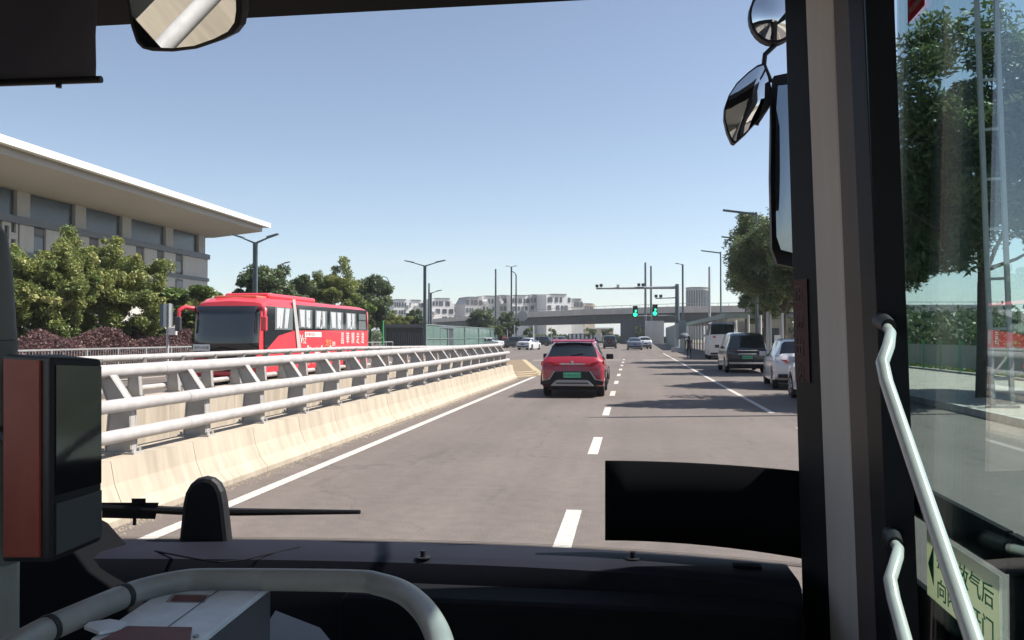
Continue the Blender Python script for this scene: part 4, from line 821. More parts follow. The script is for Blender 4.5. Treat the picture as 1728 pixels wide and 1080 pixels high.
bevel(MB().box(-hw * .62, hw * .62, -hl + .75, -hl + 1.6, 3.0, 3.11).build('roof_cap', M['coachor'], co), .05, 2)
# side glazing: window n: y-range from pixels on the plane
sx = hw + .012
def sy(px): return atX(px, 540, CX).y - (CY0 + CY1) / 2
def sz(px, py): return atX(px, py, CX).z
def spanel(name, m, pts, d=.02, off=.0, par=None):
    """pts: (px,py) corners on the coach's visible side"""
    mb = MB().prism([(hw + .006 + off, sy(px), sz(px, py)) for px, py in pts], (d, 0, 0)); return mb.build(name, M[m], par or co)
glz = spanel('window_band', 'carglass', [(446, 516), (496, 520), (500, 556), (470, 566), (446, 594)], off=-.01)
spanel('window_band', 'carglass', [(500, 514), (618, 524), (620, 557), (503, 557)], off=-.01)
rr_c = random.Random(3)
for i, (a, c) in enumerate(((462, 494), (502, 527), (530, 552), (555, 579), (582, 601), (604, 617))):
    ya = sy(a); yb = sy(c); zt_ = 2.72; zb_ = 1.99 if i else 1.92
    pn = MB().box(sx + .002, sx + .012, ya + .06, yb - .06, zb_, zt_).build('side_window', M['coachglass'], co)
    if i < 5:
        for (f0, f1) in ((.04, .40), (.52, .82)) if i % 2 else ((.08, .46), (.56, .80)):
            sk = rr_c.uniform(-.14, .14); cb = MB(); k0 = ya + .06 + (yb - ya - .12) * f0; k1 = ya + .06 + (yb - ya - .12) * f1; nn = 5
            for q in range(nn): c0 = k0 + (k1 - k0) * q / nn; e0_ = (k0 + k1) / 2 + (c0 - (k0 + k1) / 2) * .72 + sk; e1_ = e0_ + (k1 - k0) / nn * .72; zz_ = zb_ + .05 + .1 * rr_c.random() * (q == 2); cb.hexa([(sx + .013, e0_, zz_), (sx + .020 + .006 * (q % 2), e0_, zz_), (sx + .020 + .006 * (q % 2), e1_, zz_), (sx + .013, e1_, zz_), (sx + .013, c0 + .02, zt_ - .03), (sx + .022, c0 + .02, zt_ - .03), (sx + .022, c0 + (k1 - k0) / nn + .01, zt_ - .03), (sx + .013, c0 + (k1 - k0) / nn + .01, zt_ - .03)])
            cb.build('curtain', M['curtain'], pn)
        if 0 < i: 
            yc = (ya + yb) / 2 + .25 * (1 if i % 2 else -.4); pts = [(sx + .016, yc + .22 * math.sin(a), 2.2 + .2 * math.cos(a) - .0) for a in [math.pi * k / 8 for k in range(9)]]; MB().tube(pts, .022, 5).build('seat_loop', M['curtain'], pn)
    else: MB().box(sx + .013, sx + .02, ya + .06, yb - .06, 2.4, 2.44).build('window_bar', M['plastic'], pn)
spanel('pillar_stripe', 'pilas', [(492, 505), (496.5, 505), (507, 589), (501, 589)], off=.01, d=.02)
# front: windscreen as a raked curved sheet
wv_ = []; fs_ = []; nx, nz = 13, 6
for j in range(nz):
    z = 1.16 + (2.70 - 1.16) * j / (nz - 1)
    for i in range(nx):
        x = (-1 + 2 * i / (nx - 1)); yy = -hl - .075 + .10 * max(0, (z - 1.5)) + .33 * abs(x) ** 5 * .6; 
        wv_.append((x * hw * .90, yy, z))
for j in range(nz - 1):
    for i in range(nx - 1): fs_.append((j * nx + i, j * nx + i + 1, (j + 1) * nx + i + 1, (j + 1) * nx + i))
b = MB(); b.add(wv_, fs_); ws = b.build('windscreen', M['carglass'], co, smooth=60); so2 = ws.modifiers.new('depth', 'SOLIDIFY'); so2.thickness = -.16
MB().box(-hw * .86, hw * .86, -hl - .1, -hl + .1, .95, 1.15).build('front_band', M['plastic'], co)
for s_ in (-1, 1):
    bevel(MB().box(*sorted((s_ * .75, s_ * 1.1)), -hl - .08, -hl + .1, .62, .88).build('headlight', M['lampw'], co), .03)
    MB().tube([(s_ * .5, -hl - .25, 1.22), (s_ * -.1, -hl - .26, 1.3)], .012, 6).build('wiper', M['plastic'], co)
bd = MB().box(-1.02, -.42, -hl - .27, -hl - .25, 1.20, 1.42).build('destination_card', M['wprint'], co); text('昌平小长途', .105, M['black'], bd, (-.72, -hl - .272, 1.27), (R(90), 0, 0), align='CENTER')
bevel(MB().box(-.9, .9, -hl - .02, -hl + .1, .36, .58).build('bumper', M['coachred'], co), .03)
for s_, yy in ((-1, 0), (1, .12)):
    x = s_ * hw; m_ = MB().tube([(x * .88, -hl + .2, 2.62), (x * 1.1, -hl - .15, 2.68), (x * 1.22, -hl - .28, 2.58), (x * 1.22, -hl - .3, 2.34)], [.075, .08, .08, .06], 8).build('mirror_arm', M['coachred'], co, smooth=60)
    bevel(MB().box(x * 1.22 - .1, x * 1.22 + .1, -hl - .4, -hl - .25, 1.86, 2.36).build('mirror_housing', M['coachred' if s_ > 0 else 'plastic2'], m_), .04)
for y in (-hl + 2.3, hl - 3.2):
    for s_ in (-1, 1):
        MB().tube([(s_ * (hw + .004), y, .5), (s_ * (hw + .01), y, .5)], .56, 22).build('wheel_arch', M['plastic'], co)
        wl = MB().tube([(s_ * (hw - .25), y, .48), (s_ * (hw + .012), y, .48), (s_ * (hw + .025), y, .48)], [.48, .48, .44], 20).build('wheel', M['rubber'], co, smooth=35); MB().tube([(s_ * (hw + .01), y, .48), (s_ * (hw + .035), y, .48)], .27, 14).build('rim', M['rim'], wl)
for i in range(3): MB().box(hw + .001, hw + .012, -hl + 3.1 + i * 1.6, -hl + 4.6 + i * 1.6, .5, 1.1).build('luggage_door', M['coachred'], co)
RS = (R(90), 0, R(90)); tx = hw + .012
text('V', .48, M['wprint'], co, (tx, sy(506), 1.42), RS, ext=.004); text('SZ', .30, M['wprint'], co, (tx, sy(511), 1.42), RS, ext=.004); MB().box(tx, tx + .004, sy(514), sy(542), 1.66, 1.86).build('text_strip', M['wprint'], co)
text('昌平豪华客运', .17, M['coachred'], co, (tx + .006, sy(515), 1.70), RS)
[text(ch, .56, M['wprint'], co, (tx, sy(574.5) + i * (sy(617) - sy(574.5)) / 5, 1.40), RS, ext=.004, sx=.78) for i, ch in enumerate('昌華順走道')]; text('北京', .34, M['yprint'], co, (tx, sy(549), 1.28), RS, ext=.004); text('旅游', .2, M['wprint'], co, (tx, sy(560), 1.3), RS, ext=.004)
fl = MB(); rr_ = random.Random(4)
for k in range(60):
    a = rr_.random(); y = sy(508 + 52 * a); z = 1.3 - .75 * rr_.random() * (1 - .3 * a); s_ = rr_.uniform(.03, .09); ang = rr_.random() * 6
    fl.prism([(tx, y + s_ * math.cos(ang + t), z + s_ * math.sin(ang + t) * .8) for t in (0, .5, 2.4, 3.3, 4.2)], (.004, 0, 0))
fl.build('flower_print', M['wprint'], co); 
MB().box(hw + .001, hw + .006, -hl + 1, hl - .3, 1.155, 1.17).build('panel_seam', M['plastic'], co)

# ------------------------------------------------------------------ person with umbrella
pg = gz(1163, 603.5); pe = empty('person', (pg.x, pg.y, 0), 0, 'person in dark clothes walking away under a pale grey umbrella beside the signal mast', 'person')
def skinbody():
    J = dict(pel=((0, 0, .92), .13), sp=((0, 0, 1.12), .125), ch=((0, 0, 1.33), .15), nk=((0, .0, 1.47), .055), hd=((0, .01, 1.56), .09), ht=((0, 0, 1.66), .08),
             hl=((-.1, 0, .86), .09), kl=((-.12, .1, .48), .062), al=((-.12, -.02, .08), .04), tl=((-.12, .12, .03), .035), hr=((.1, 0, .86), .09), kr=((.11, .02, .48), .062), ar=((.12, -.22, .10), .04), tr=((.12, -.1, .03), .035),
             sl=((-.19, 0, 1.38), .06), el=((-.25, .0, 1.12), .045), wl=((-.22, .14, .92), .032), sr=((.19, 0, 1.38), .06), er=((.2, .1, 1.14), .045), wr=((.1, .22, 1.28), .032))
    E_ = [('pel', 'sp'), ('sp', 'ch'), ('ch', 'nk'), ('nk', 'hd'), ('hd', 'ht'), ('pel', 'hl'), ('hl', 'kl'), ('kl', 'al'), ('al', 'tl'), ('pel', 'hr'), ('hr', 'kr'), ('kr', 'ar'), ('ar', 'tr'), ('ch', 'sl'), ('sl', 'el'), ('el', 'wl'), ('ch', 'sr'), ('sr', 'er'), ('er', 'wr')]
    ks_ = list(J); me = bpy.data.meshes.new('body'); me.from_pydata([J[k][0] for k in ks_], [(ks_.index(a), ks_.index(b)) for a, b in E_], []); o = link('body', me, pe); me.materials.append(M['cloth_d'])
    md = o.modifiers.new('skin', 'SKIN'); 
    if not me.skin_vertices: 
        pass
    for i, k in enumerate(ks_):
        me.skin_vertices[0].data[i].radius = (J[k][1], J[k][1] * .85); me.skin_vertices[0].data[i].use_root = (k == 'pel')
    o.modifiers.new('smooth', 'SUBSURF').render_levels = 1
try: skinbody()
except Exception as ex:
    print('skin', ex)
b = MB().tube([(0, 0, 1.46), (0, .01, 1.52), (0, .02, 1.60), (0, .01, 1.68), (0, 0, 1.72)], [.045, .08, .095, .085, .02], 10).build('head', M['skin'], pe, smooth=60)
MB().tube([(0, -.025, 1.50), (0, -.02, 1.60), (0, -.01, 1.70), (0, -.005, 1.745)], [.08, .108, .10, .02], 10).build('hair', M['hair'], pe, smooth=60)
MB().tube([(0, 0, .70), (0, 0, .95), (0, 0, 1.2), (0, 0, 1.42)], [.20, .17, .17, .15], 12).build('coat', M['cloth_d'], pe, smooth=60)
for p_ in ((-.22, .14, .90), (.1, .23, 1.29)): MB().tube([p_, (p_[0], p_[1] + .05, p_[2] - .06)], [.035, .03], 7).build('hand', M['skin'], pe, smooth=60)
um = empty('umbrella', (pg.x - .05, pg.y + .24, 0), 0, 'open pale grey umbrella held over the person in dark clothes', 'umbrella')
prof = [(0, 1.98), (.17, 1.95), (.32, 1.87), (.42, 1.74), (.48, 1.56)]; vs = []; fs = []
for r_, z in prof[1:]:
    for k in range(16): a = 2 * math.pi * k / 16; rr_ = r_ * (1 if k % 2 == 0 else .95); vs.append((rr_ * math.cos(a), rr_ * math.sin(a), z))
vs.append((0, 0, 1.98)); T = len(vs) - 1
for j in range(3):
    for k in range(16): fs.append((j * 16 + k, j * 16 + (k + 1) % 16, (j + 1) * 16 + (k + 1) % 16, (j + 1) * 16 + k))
for k in range(16): fs.append((T, (k + 1) % 16, k))
b = MB(); b.add(vs, fs); cn = b.build('canopy', M['umb'], um, smooth=60); cn.modifiers.new('cloth', 'SOLIDIFY').thickness = .006
MB().cyl((0, 0), .012, 1.2, 2.05, 6).build('shaft', M['steel'], um)
um.rotation_euler = (R(0), R(-12), 0)

# ------------------------------------------------------------------ our own bus
bus = empty('bus', (-.4, 0, .35), 0, 'dark interior of the city bus we ride in, dashboard, pillars and door around the view', 'bus')
def ins(name, m, mb, smooth=None, bv=None, par=None, **kw):
    o = mb.build(name, M[m], par or bus, world=True, smooth=smooth, **kw)
    if bv: bevel(o, bv)
    return o
XL, XR = -2.62, .86
ins('floor', 'cabfloor', MB().box(XL, XR, -8, 3.2, .30, .35))
ins('roof', 'cabin', MB().box(XL, XR + .03, -8, 3.0, 3.07, 3.17))
ins('header', 'dashd', MB().box(XL, .62, 3.003, 3.40, 3.028, 3.12))
ins('left_wall', 'cabwall', MB().box(XL - .06, XL, -8, 2.6, .2, 1.15).box(XL - .06, XL, -8, 3.2, 2.5, 3.07).box(XL - .06, XL, -2.2, -2.1, 1.15, 2.5).box(XL - .06, XL, 1.0, 1.1, 1.15, 2.5).box(XL - .06, XL, 2.6, 2.75, .2, 2.5))
ins('left_front_trim', 'dashd', MB().box(XL + .004, XL + .03, 1.4, 3.3, .36, 1.3).box(XL + .004, XL + .03, 2.55, 2.8, 1.3, 3.06))
ins('rear_wall', 'cabwall', MB().box(XL, XR, -8.06, -8, .2, 3.07))
ins('right_wall', 'cabwall', MB().box(XR, XR + .06, -8, 1.1, .2, 1.15).box(XR, XR + .06, -8, 2.9, 2.88, 3.07).box(XR, XR + .06, .9, 1.1, 1.15, 2.75).box(XR, XR + .06, -2.1, -2, 1.15, 2.75))
for a, b_ in ((-7.9, -2.2), (-2.0, .9)): ins('side_window', 'cabglass', MB().box(XR + .02, XR + .026, a, b_, 1.15, 2.75))
for a, b_ in ((-7.9, -2.2), (-2.1, 1.0), (1.1, 2.6)): ins('side_window', 'cabglass', MB().box(XL - .03, XL - .024, a, b_, 1.15, 2.5))
# windscreen arc: y as a function of x
def wy_(x): return 3.46 - .12 * max(0, (x + .55)) ** 2 - .05 * max(0, -(x + .55)) ** 2
def wlean(z): return -.03 * (z - .86)
wv_ = []; fs_ = []; NX = 24
for z in (.80, 1.8, 3.0):
    for i in range(NX + 1): x = -2.6 + 3.22 * i / NX; wv_.append((x, wy_(x) + wlean(z), z))
for j in range(2):
    for i in range(NX): fs_.append((j * (NX + 1) + i, j * (NX + 1) + i + 1, (j + 1) * (NX + 1) + i + 1, (j + 1) * (NX + 1) + i))
b = MB(); b.add(wv_, fs_); ins('windscreen', 'wclear', b)
# frit dots along the lower edge
b = MB(); i = 0
zd = .856
for row in range(3):
    for k in range(420):
        x = -2.4 + k * .0072 + (row % 2) * .0039; y = wy_(x) - .006; rr_ = .0032 - row * .0007; z = zd + row * .0062
        b.add([(x + rr_ * math.cos(a), y, z + rr_ * math.sin(a)) for a in (0, 1.047, 2.094, 3.142, 4.189, 5.236)], [(0, 1, 2, 3, 4, 5)])
o = ins('frit_dots', 'dot', b); o['kind'] = 'stuff'
# dashboard
b = MB(); prof = [(.0, .862), (-.24, .868), (-.29, .855), (-.31, .80), (-.34, .55), (-.30, .2), (.0, .2)]; N_ = 26; vs = []
for i in range(N_ + 1):
    x = -2.6 + 3.16 * i / N_; yb = wy_(x) - .015
    vs += [(x, yb + dy, z) for dy, z in prof]
k = len(prof); fs = [(i * k + j, (i + 1) * k + j, (i + 1) * k + (j + 1) % k, i * k + (j + 1) % k) for i in range(N_) for j in range(k)] + [tuple(range(k)), tuple(range(N_ * k, (N_ + 1) * k))[::-1]]
b.add(vs, fs); ins('dashboard', 'dash', b, smooth=28)
ins('dashboard_face', 'dashd', MB().box(-1.0, .55, 2.86, 3.08, .2, .81), bv=.03)
ins('dash_ledge', 'dash', MB().box(-.52, .30, 3.17, 3.20, .815, .858), bv=.006)
ins('dash_seam', 'dashd', MB().tube([gz(262, 930, .869), gz(330, 943, .8705), gz(370, 949, .8705), gz(410, 945, .8705), gz(505, 923, .867)], .0035, 6))
for px, py in ((714, 942), (1068, 944)):
    p = gz(px, py, .866); ins('dash_fixing', 'plastic', MB().cyl((p.x, p.y), .028, .868, .872, 14).cyl((p.x, p.y), .010, .872, .895, 10))
ins('dash_vent', 'dashd', MB().box(.36, .46, 3.20, 3.25, .866, .874), bv=.004)
# rising cowl at left of dash
b = MB(); c_ = [at(p[0], p[1], 3.25) for p in ((36, 1090), (36, 860), (150, 862), (185, 880), (205, 903), (235, 935), (300, 975), (340, 1090))]
b.prism(c_, (-.12, -.8, 0)); ins('driver_cowl', 'mblack', b, bv=.02)
b = MB(); P0 = [at(px, py, 3.34) for px, py in ((298, 930), (303, 880), (306, 850), (310, 832), (318, 818), (330, 808), (343, 805), (356, 808), (366, 816), (373, 830), (377, 850), (381, 885), (386, 930))]
b.prism(P0, (0, .06, 0)); ins('sensor_hump', 'plastic', b, bv=.02)
# pillar, trims, door surround (all lean a little inwards with height)
def column(name, m, plan, z0, z1, lean=(-.035, 0), bv=None):
    bot = [(x, y, z0) for x, y in plan]; k = len(plan); dz = (z1 - z0) / 2.1; top = [(x + lean[0] * dz, y + lean[1] * dz, z1) for x, y in plan]
    mb = MB(); mb.add(bot + top, [tuple(range(k))[::-1], tuple(range(k, 2 * k))] + [(i, (i + 1) % k, (i + 1) % k + k, i + k) for i in range(k)]); return ins(name, m, mb, bv=bv)
def pv(px, Y): p = at(px, 900, Y); return (p.x, Y)
column('windscreen_edge', 'trimd', [pv(1356, 3.22), pv(1403, 3.10), (.76, 3.2), (.72, 3.34)], .5, 3.06, lean=(-.048, 0), bv=.004)
column('pillar_trim', 'trim', [pv(1405, 3.04), pv(1456, 2.86), (.78, 2.95), (.76, 3.14)], .3, 3.06, lean=(-.065, 0), bv=.012)
column('brown_trim', 'trimb', [pv(1456, 2.855), pv(1487, 2.74), (.80, 2.8), (.79, 2.94)], .3, 3.06, lean=(-.066, 0))
column('door_post', 'trimd', [pv(1487, 2.735), pv(1516, 2.64), (.795, 2.72), (.79, 2.79)], .3, 3.06, lean=(-.075, 0), bv=.006)
column('door_gasket', 'trimd', [pv(1510, 2.637), pv(1560, 2.60), (.822, 2.615), (.81, 2.70)], .3, 3.06, lean=(-.062, 0))
for z in (2.63, 1.36):
    p = at(1432, 567, 2.93); ins('screw_cap', 'trimb', MB().tube([(p.x - .006 - .026 * (z - 1.3), 2.930, z), (p.x + .004 - .026 * (z - 1.3), 2.948, z)], .016, 14))
column('white_body_corner', 'bodyw', [(.74, 3.24), (.795, 3.1), (.87, 2.97), (.91, 3.0), (.86, 3.3)], .3, 3.1)
# pillar decal (dark red strip with pale characters, on the windscreen edge)
ea, eb = Vector((*pv(1356, 3.22), 0)), Vector((*pv(1403, 3.10), 0)); ed = (eb - ea).normalized(); en = Vector((ed.y, -ed.x, 0))
def onpillar(t, z, off=.004): q = ea + ed * t + en * off; dz = (z - .5) / 2.1; return Vector((q.x - .048 * dz, q.y, z))
z1_, z0_ = at(1350, 472, 3.2).z, at(1350, 645, 3.2).z; 
dq = ins('pillar_decal', 'redst2', MB().prism([onpillar(.004, z0_), onpillar(.078, z0_), onpillar(.078, z1_), onpillar(.004, z1_)], en * .001)); ang = math.atan2(ed.y, ed.x)
for i, ch in enumerate('正張出火'):
    q = onpillar(.010, z1_ - .08 - i * .093, .0065); o = text(ch, .075, M['pr2'], dq, q - wloc(dq), (R(90), 0, ang), ext=.0008, sx=.62)
# folding door: glass, frame
dr = ins('door', 'trimd', MB().box(XR - .02, XR + .03, 1.10, 1.16, .35, 2.9).box(XR - .02, XR + .03, 1.16, 2.95, .35, .42).box(XR - .02, XR + .03, 1.16, 2.95, 2.96, 3.0))
MB().box(XR + .0, XR + .006, 1.165, 2.945, .425, 2.955).build('door_glass', M['dglass'], dr, world=True, )
# door lower panel seen dark through the glass
zpan = atX(1660, 868, XR).z
ins('lower_door_panel', 'dashd', MB().box(XR + .012, XR + .03, 1.17, atX(1692, 962, XR).y - .005, .43, zpan - .02))
dry = lambda px, py: atX(px, py, XR - .004)
c4 = [(1566, 880), (1684, 955), (1690, 962), (1692, 1110), (1568, 1003)]
a_, b_ = atX(1566, 893, XR), atX(1688, 955, XR); zs1 = a_.z; zs0 = atX(1567, 1003, XR).z; ya_, yb_ = a_.y, b_.y
st_ = MB().box(XR - .004, XR - .002, yb_, ya_, zs0, zs1).build('instruction_sticker', M['sticker'], dr, world=True); bevel(st_, .0015, 1)
RD = (R(90), 0, R(-90)); hS = zs1 - zs0
def dtxt(s, size, m, y, z, par, sx=1., off=-.0055): p = Vector((XR + off, y, z)) - wloc(par); return text(s, size, M[m], par, p, RD, ext=.0005, sx=sx)
wS = ya_ - yb_
ins('lower_door_panel', 'dashd', MB().box(XR + .012, XR + .03, yb_, 2.94, zs1 + .006, zpan - .02)); ins('lower_door_panel', 'dashd', MB().box(XR + .012, XR + .03, yb_, 2.94, .43, zs0 - .006))
dtxt('按提放气后', hS * .33, 'gprint', ya_ - wS * .17, zs0 + hS * .56, st_, sx=wS * .80 / (hS * .33 * 5.1)); dtxt('向内拉开门', hS * .33, 'gprint', ya_ - wS * .17, zs0 + hS * .12, st_, sx=wS * .80 / (hS * .33 * 5.1))
MB().prism([(XR - .0056, ya_ - wS * .03, zs0 + hS * .5), (XR - .0056, ya_ - wS * .12, zs0 + hS * .22), (XR - .0056, ya_ - wS * .12, zs0 + hS * .82)], (.001, 0, 0)).build('arrow', M['gprint'], st_, world=True)
a_ = atX(1534, 40, XR); b_ = atX(1562, 12, XR); zr0 = a_.z; zr1 = atX(1532, -20, XR).z + .0
rs_ = MB().box(XR - .004, XR - .002, b_.y, a_.y, zr0, zr0 + .13).build('warning_sticker', M['redst'], dr, world=True)
wR = a_.y - b_.y; dtxt('禁止倚靠', .05, 'wtrans', a_.y - wR * .08, zr0 + .065, rs_, sx=wR * .84 / (.05 * 4.1)); dtxt('NO LEANING', .03, 'wtrans', a_.y - wR * .08, zr0 + .02, rs_, sx=wR * .84 / (.03 * 6.3))
# door grab bars
hb = [at(1494, 548, 2.55), at(1503, 562, 2.42), at(1499, 585, 2.36), at(1489, 612, 2.32), at(1496, 645, 2.28), at(1645, 1085, 1.62), at(1690, 1215, 1.5)]
gb = ins('grab_bar', 'handr', MB().tube(hb, [.012, .014, .016, .0165, .0165, .0165, .0165], 16), smooth=60)
ins('grab_bracket', 'plastic', MB().tube([at(1487, 541, 2.62), at(1500, 550, 2.50)], [.026, .02], 12), smooth=50)
hb = [at(1508, 915, 2.55), at(1516, 926, 2.42), at(1514, 940, 2.36), at(1502, 978, 2.3), at(1508, 1010, 2.26), at(1530, 1090, 2.1), at(1560, 1200, 1.95)]
ins('grab_bar', 'handr', MB().tube(hb, [.012, .014, .016, .0165, .0165, .0165, .0165], 16), smooth=60)
ins('grab_bracket', 'plastic', MB().tube([at(1504, 903, 2.62), at(1511, 918, 2.50)], [.026, .02], 12), smooth=50)
# wiper (outside the glass)
wp = ins('wiper', 'plastic', MB().tube([at(170, 855, 3.55), at(300, 862, 3.55), at(400, 864, 3.55), at(608, 864, 3.55)], [.018, .018, .017, .009], 8).hexa([at(172, 848, 3.54), at(268, 848, 3.54), at(268, 848, 3.58), at(172, 848, 3.58), at(172, 874, 3.54), at(262, 876, 3.54), at(262, 876, 3.58), at(172, 874, 3.58)]).hexa([at(222, 841, 3.53), at(246, 841, 3.53), at(246, 841, 3.58), at(222, 841, 3.58), at(222, 850, 3.53), at(246, 850, 3.53), at(246, 850, 3.58), at(222, 850, 3.58)]).tube([at(227, 874, 3.55), at(227, 886, 3.55)], .008, 8))
# interior rear-view mirror
def plate_(name, m, pts, Y, d, par=None, bv=None, tilt=0): return ins(name, m, MB().prism([at(px, py, Y) for px, py in pts], (0, d, 0)), bv=bv, par=par)
MC, MN = at(310, 30, 2.75), Vector((-.40, -1.05, -.62)).normalized()
def onmir(px, py, off=0.):
    d = ray(px, py); o_ = Vector((0, 0, EYE)); tt_ = (MC + MN * off - o_).dot(MN) / d.dot(MN); return o_ + d * tt_
im = ins('rear_view_mirror', 'plastic', MB().prism([onmir(px, py) for px, py in [(205, -90), (213, 0), (220, 45), (229, 72), (240, 83), (256, 87), (290, 88), (330, 83), (368, 70), (392, 58), (403, 44), (407, 20), (405, -90)]], MN * -.04), bv=.006)
b = MB(); pts = [(212, -85), (219, 0), (227, 45), (235, 68), (246, 79), (292, 81), (328, 77), (362, 65), (385, 53), (396, 38), (399, 18), (398, -85)]
b.prism([onmir(px, py, .002) for px, py in pts], MN * .002); b.build('mirror_glass', M['mirror'], im, world=True)
# exterior mirrors
def sidemirror(name, rim, Y, mm, inset, curve=0, tilt=0, **kw):
    o = plate_(name, 'plastic', rim, Y, .05, **kw); cx = sum(p[0] for p in rim) / len(rim); cy = sum(p[1] for p in rim) / len(rim)
    P = [(cx + (x - cx) * inset, cy + (y - cy) * inset) for x, y in rim]; n = len(P); vs = [at(cx, cy, Y - .005 - curve)]; rings = 4
    for r_ in range(1, rings + 1):
        f = r_ / rings; vs += [at(cx + (x - cx) * f, cy + (y - cy) * f, Y - .005 - curve * (1 - f * f)) for x, y in P]
    x0_ = max(v.x for v in vs); vs = [Vector((v.x, v.y - (x0_ - v.x) * tilt, v.z)) for v in vs]
    fs = [(0, 1 + i, 1 + (i + 1) % n) for i in range(n)]
    for r_ in range(rings - 1): fs += [(1 + r_ * n + i, 1 + (r_ + 1) * n + i, 1 + (r_ + 1) * n + (i + 1) % n, 1 + r_ * n + (i + 1) % n) for i in range(n)]
    b = MB(); b.add(vs, fs); b.build('mirror_glass', M[mm], o, world=True, smooth=80); return o
sidemirror('convex_mirror', [(1266 + 40 + 42 * math.cos(a), 25 + 48 * math.sin(a)) for a in [2 * math.pi * k / 24 for k in range(24)]], 3.85, 'mirror', .9, .03)
sidemirror('convex_mirror', [(1290, 106), (1298, 128), (1304, 160), (1303, 172), (1292, 188), (1276, 206), (1260, 224), (1240, 242), (1235, 240), (1227, 222), (1222, 200), (1223, 180), (1230, 160), (1243, 140), (1262, 122), (1278, 110)], 3.85, 'mirror', .94, .02)
sidemirror('side_mirror', [(1306, 128), (1345, 120), (1372, 130), (1380, 440), (1345, 452), (1312, 445), (1303, 420), (1300, 300), (1302, 180)], 3.8, 'mirrordim', .86, .01, tilt=.36)
ins('mirror_stalk', 'plastic', MB().tube([at(1312, 72, 3.88), at(1291, 92, 3.88), at(1289, 110, 3.88), at(1300, 135, 3.9), at(1320, 140, 3.9)], .011, 8))
ins('mirror_stalk', 'plastic', MB().tube([at(1300, 170, 3.9), at(1277, 205, 3.9), at(1275, 210, 3.9)], .014, 8)); ins('mirror_stalk', 'plastic', MB().tube([at(1330, 20, 3.95), at(1380, 0, 3.5)], .02, 8))
# front body outside below the screen
ins('front_panel', 'bodyw', MB().box(-2.6, .75, 3.5, 3.56, .3, .70))

# things aboard
sd = empty('sun_blind', at(80, 0, 3.0), 0, 'dark fabric roller blind pulled down at the top left of the windscreen', 'blind')
b = MB(); vs = []; n_ = 12
for j, py in enumerate((-60, 0, 60, 110, 134)):
    for i in range(n_ + 1): px = -60 + (223 - (2 if j == 2 else 0)) * i / n_; p = at(px, py, 3.0); vs.append((p.x, 3.0 + .004 * math.sin(i * 1.1 + j), p.z))
b.add(vs, [(j * 13 + i, j * 13 + i + 1, (j + 1) * 13 + i + 1, (j + 1) * 13 + i) for j in range(4) for i in range(12)]); o = b.build('fabric', M['blind'], sd, world=True, smooth=70); o.modifiers.new('t', 'SOLIDIFY').thickness = .002
MB().tube([at(-60, 142, 3.0), at(171, 134, 3.0)], .0135, 12).build('bottom_bar', M['plastic'], sd, world=True, smooth=60)
MB().tube([at(99, 141, 3.0), at(99, 148, 3.0)], .011, 10).build('pull_stud', M['plastic'], sd, world=True)
ls = empty('route_sign', at(1190, 900, 3.28), 0, 'back of a black rectangular sign box standing in the lower right of the windscreen', 'sign')
b = MB(); vs = []; n_ = 10
xl, xr = at(1021, 800, 3.36).x, at(1380, 800, 3.25).x
def arc(px): return 3.36 - .13 * ((px - 1021) / 360) ** 2
for (pyl, pyr) in ((779, 799), (912, 946)):
    for i in range(n_ + 1): px = 1021 + 350 * i / n_; t = i / n_; vs.append(at(px, pyl + (pyr - pyl) * t ** 1.9, arc(px)))
k = n_ + 1; fs = [(i, i + 1, k + i + 1, k + i) for i in range(n_)]; b.add(vs, fs); o = b.build('case', M['plastic'], ls, world=True, smooth=60); so3 = o.modifiers.new('t', 'SOLIDIFY'); so3.thickness = .03; so3.offset = 1; o.data.materials[0] = M['mblack']
# grab rail loop round the fare box
rp = [(-20, 1120), (60, 1072), (125, 1042), (205, 1008), (245, 994), (300, 982), (360, 978), (590, 980), (640, 986), (680, 1000), (712, 1026), (735, 1062), (748, 1110), (752, 1200)]
rl_ = empty('fare_rail', gz(400, 980, 1.2), 0, 'thick grey tube rail looping around the fare box at the bottom left', 'rail'); rl_.location.z = .35
P = [gz(px, py, 1.2) for px, py in rp]; C = []
for i in range(len(P) - 1):
    p0, p1, p2, p3 = P[max(i - 1, 0)], P[i], P[i + 1], P[min(i + 2, len(P) - 1)]
    for k in range(4): t = k / 4; C.append(.5 * ((2 * p1) + (p2 - p0) * t + (2 * p0 - 5 * p1 + 4 * p2 - p3) * t * t + (3 * p1 - p0 - 3 * p2 + p3) * t ** 3))
C.append(P[-1]); MB().tube(C, .0225, 20).build('tube', M['arch'], rl_, world=True, smooth=80)
for i in (12, 5):
    a = C[i]; d = (C[i + 1] - a).normalized(); MB().tube([a, a + d * .012], .0245, 20).build('collar', M['clampm'], rl_, world=True)
for q in (C[2], C[-6]): MB().cyl((q.x, q.y), .02, .35, 1.19, 12).build('support', M['arch'], rl_, world=True)
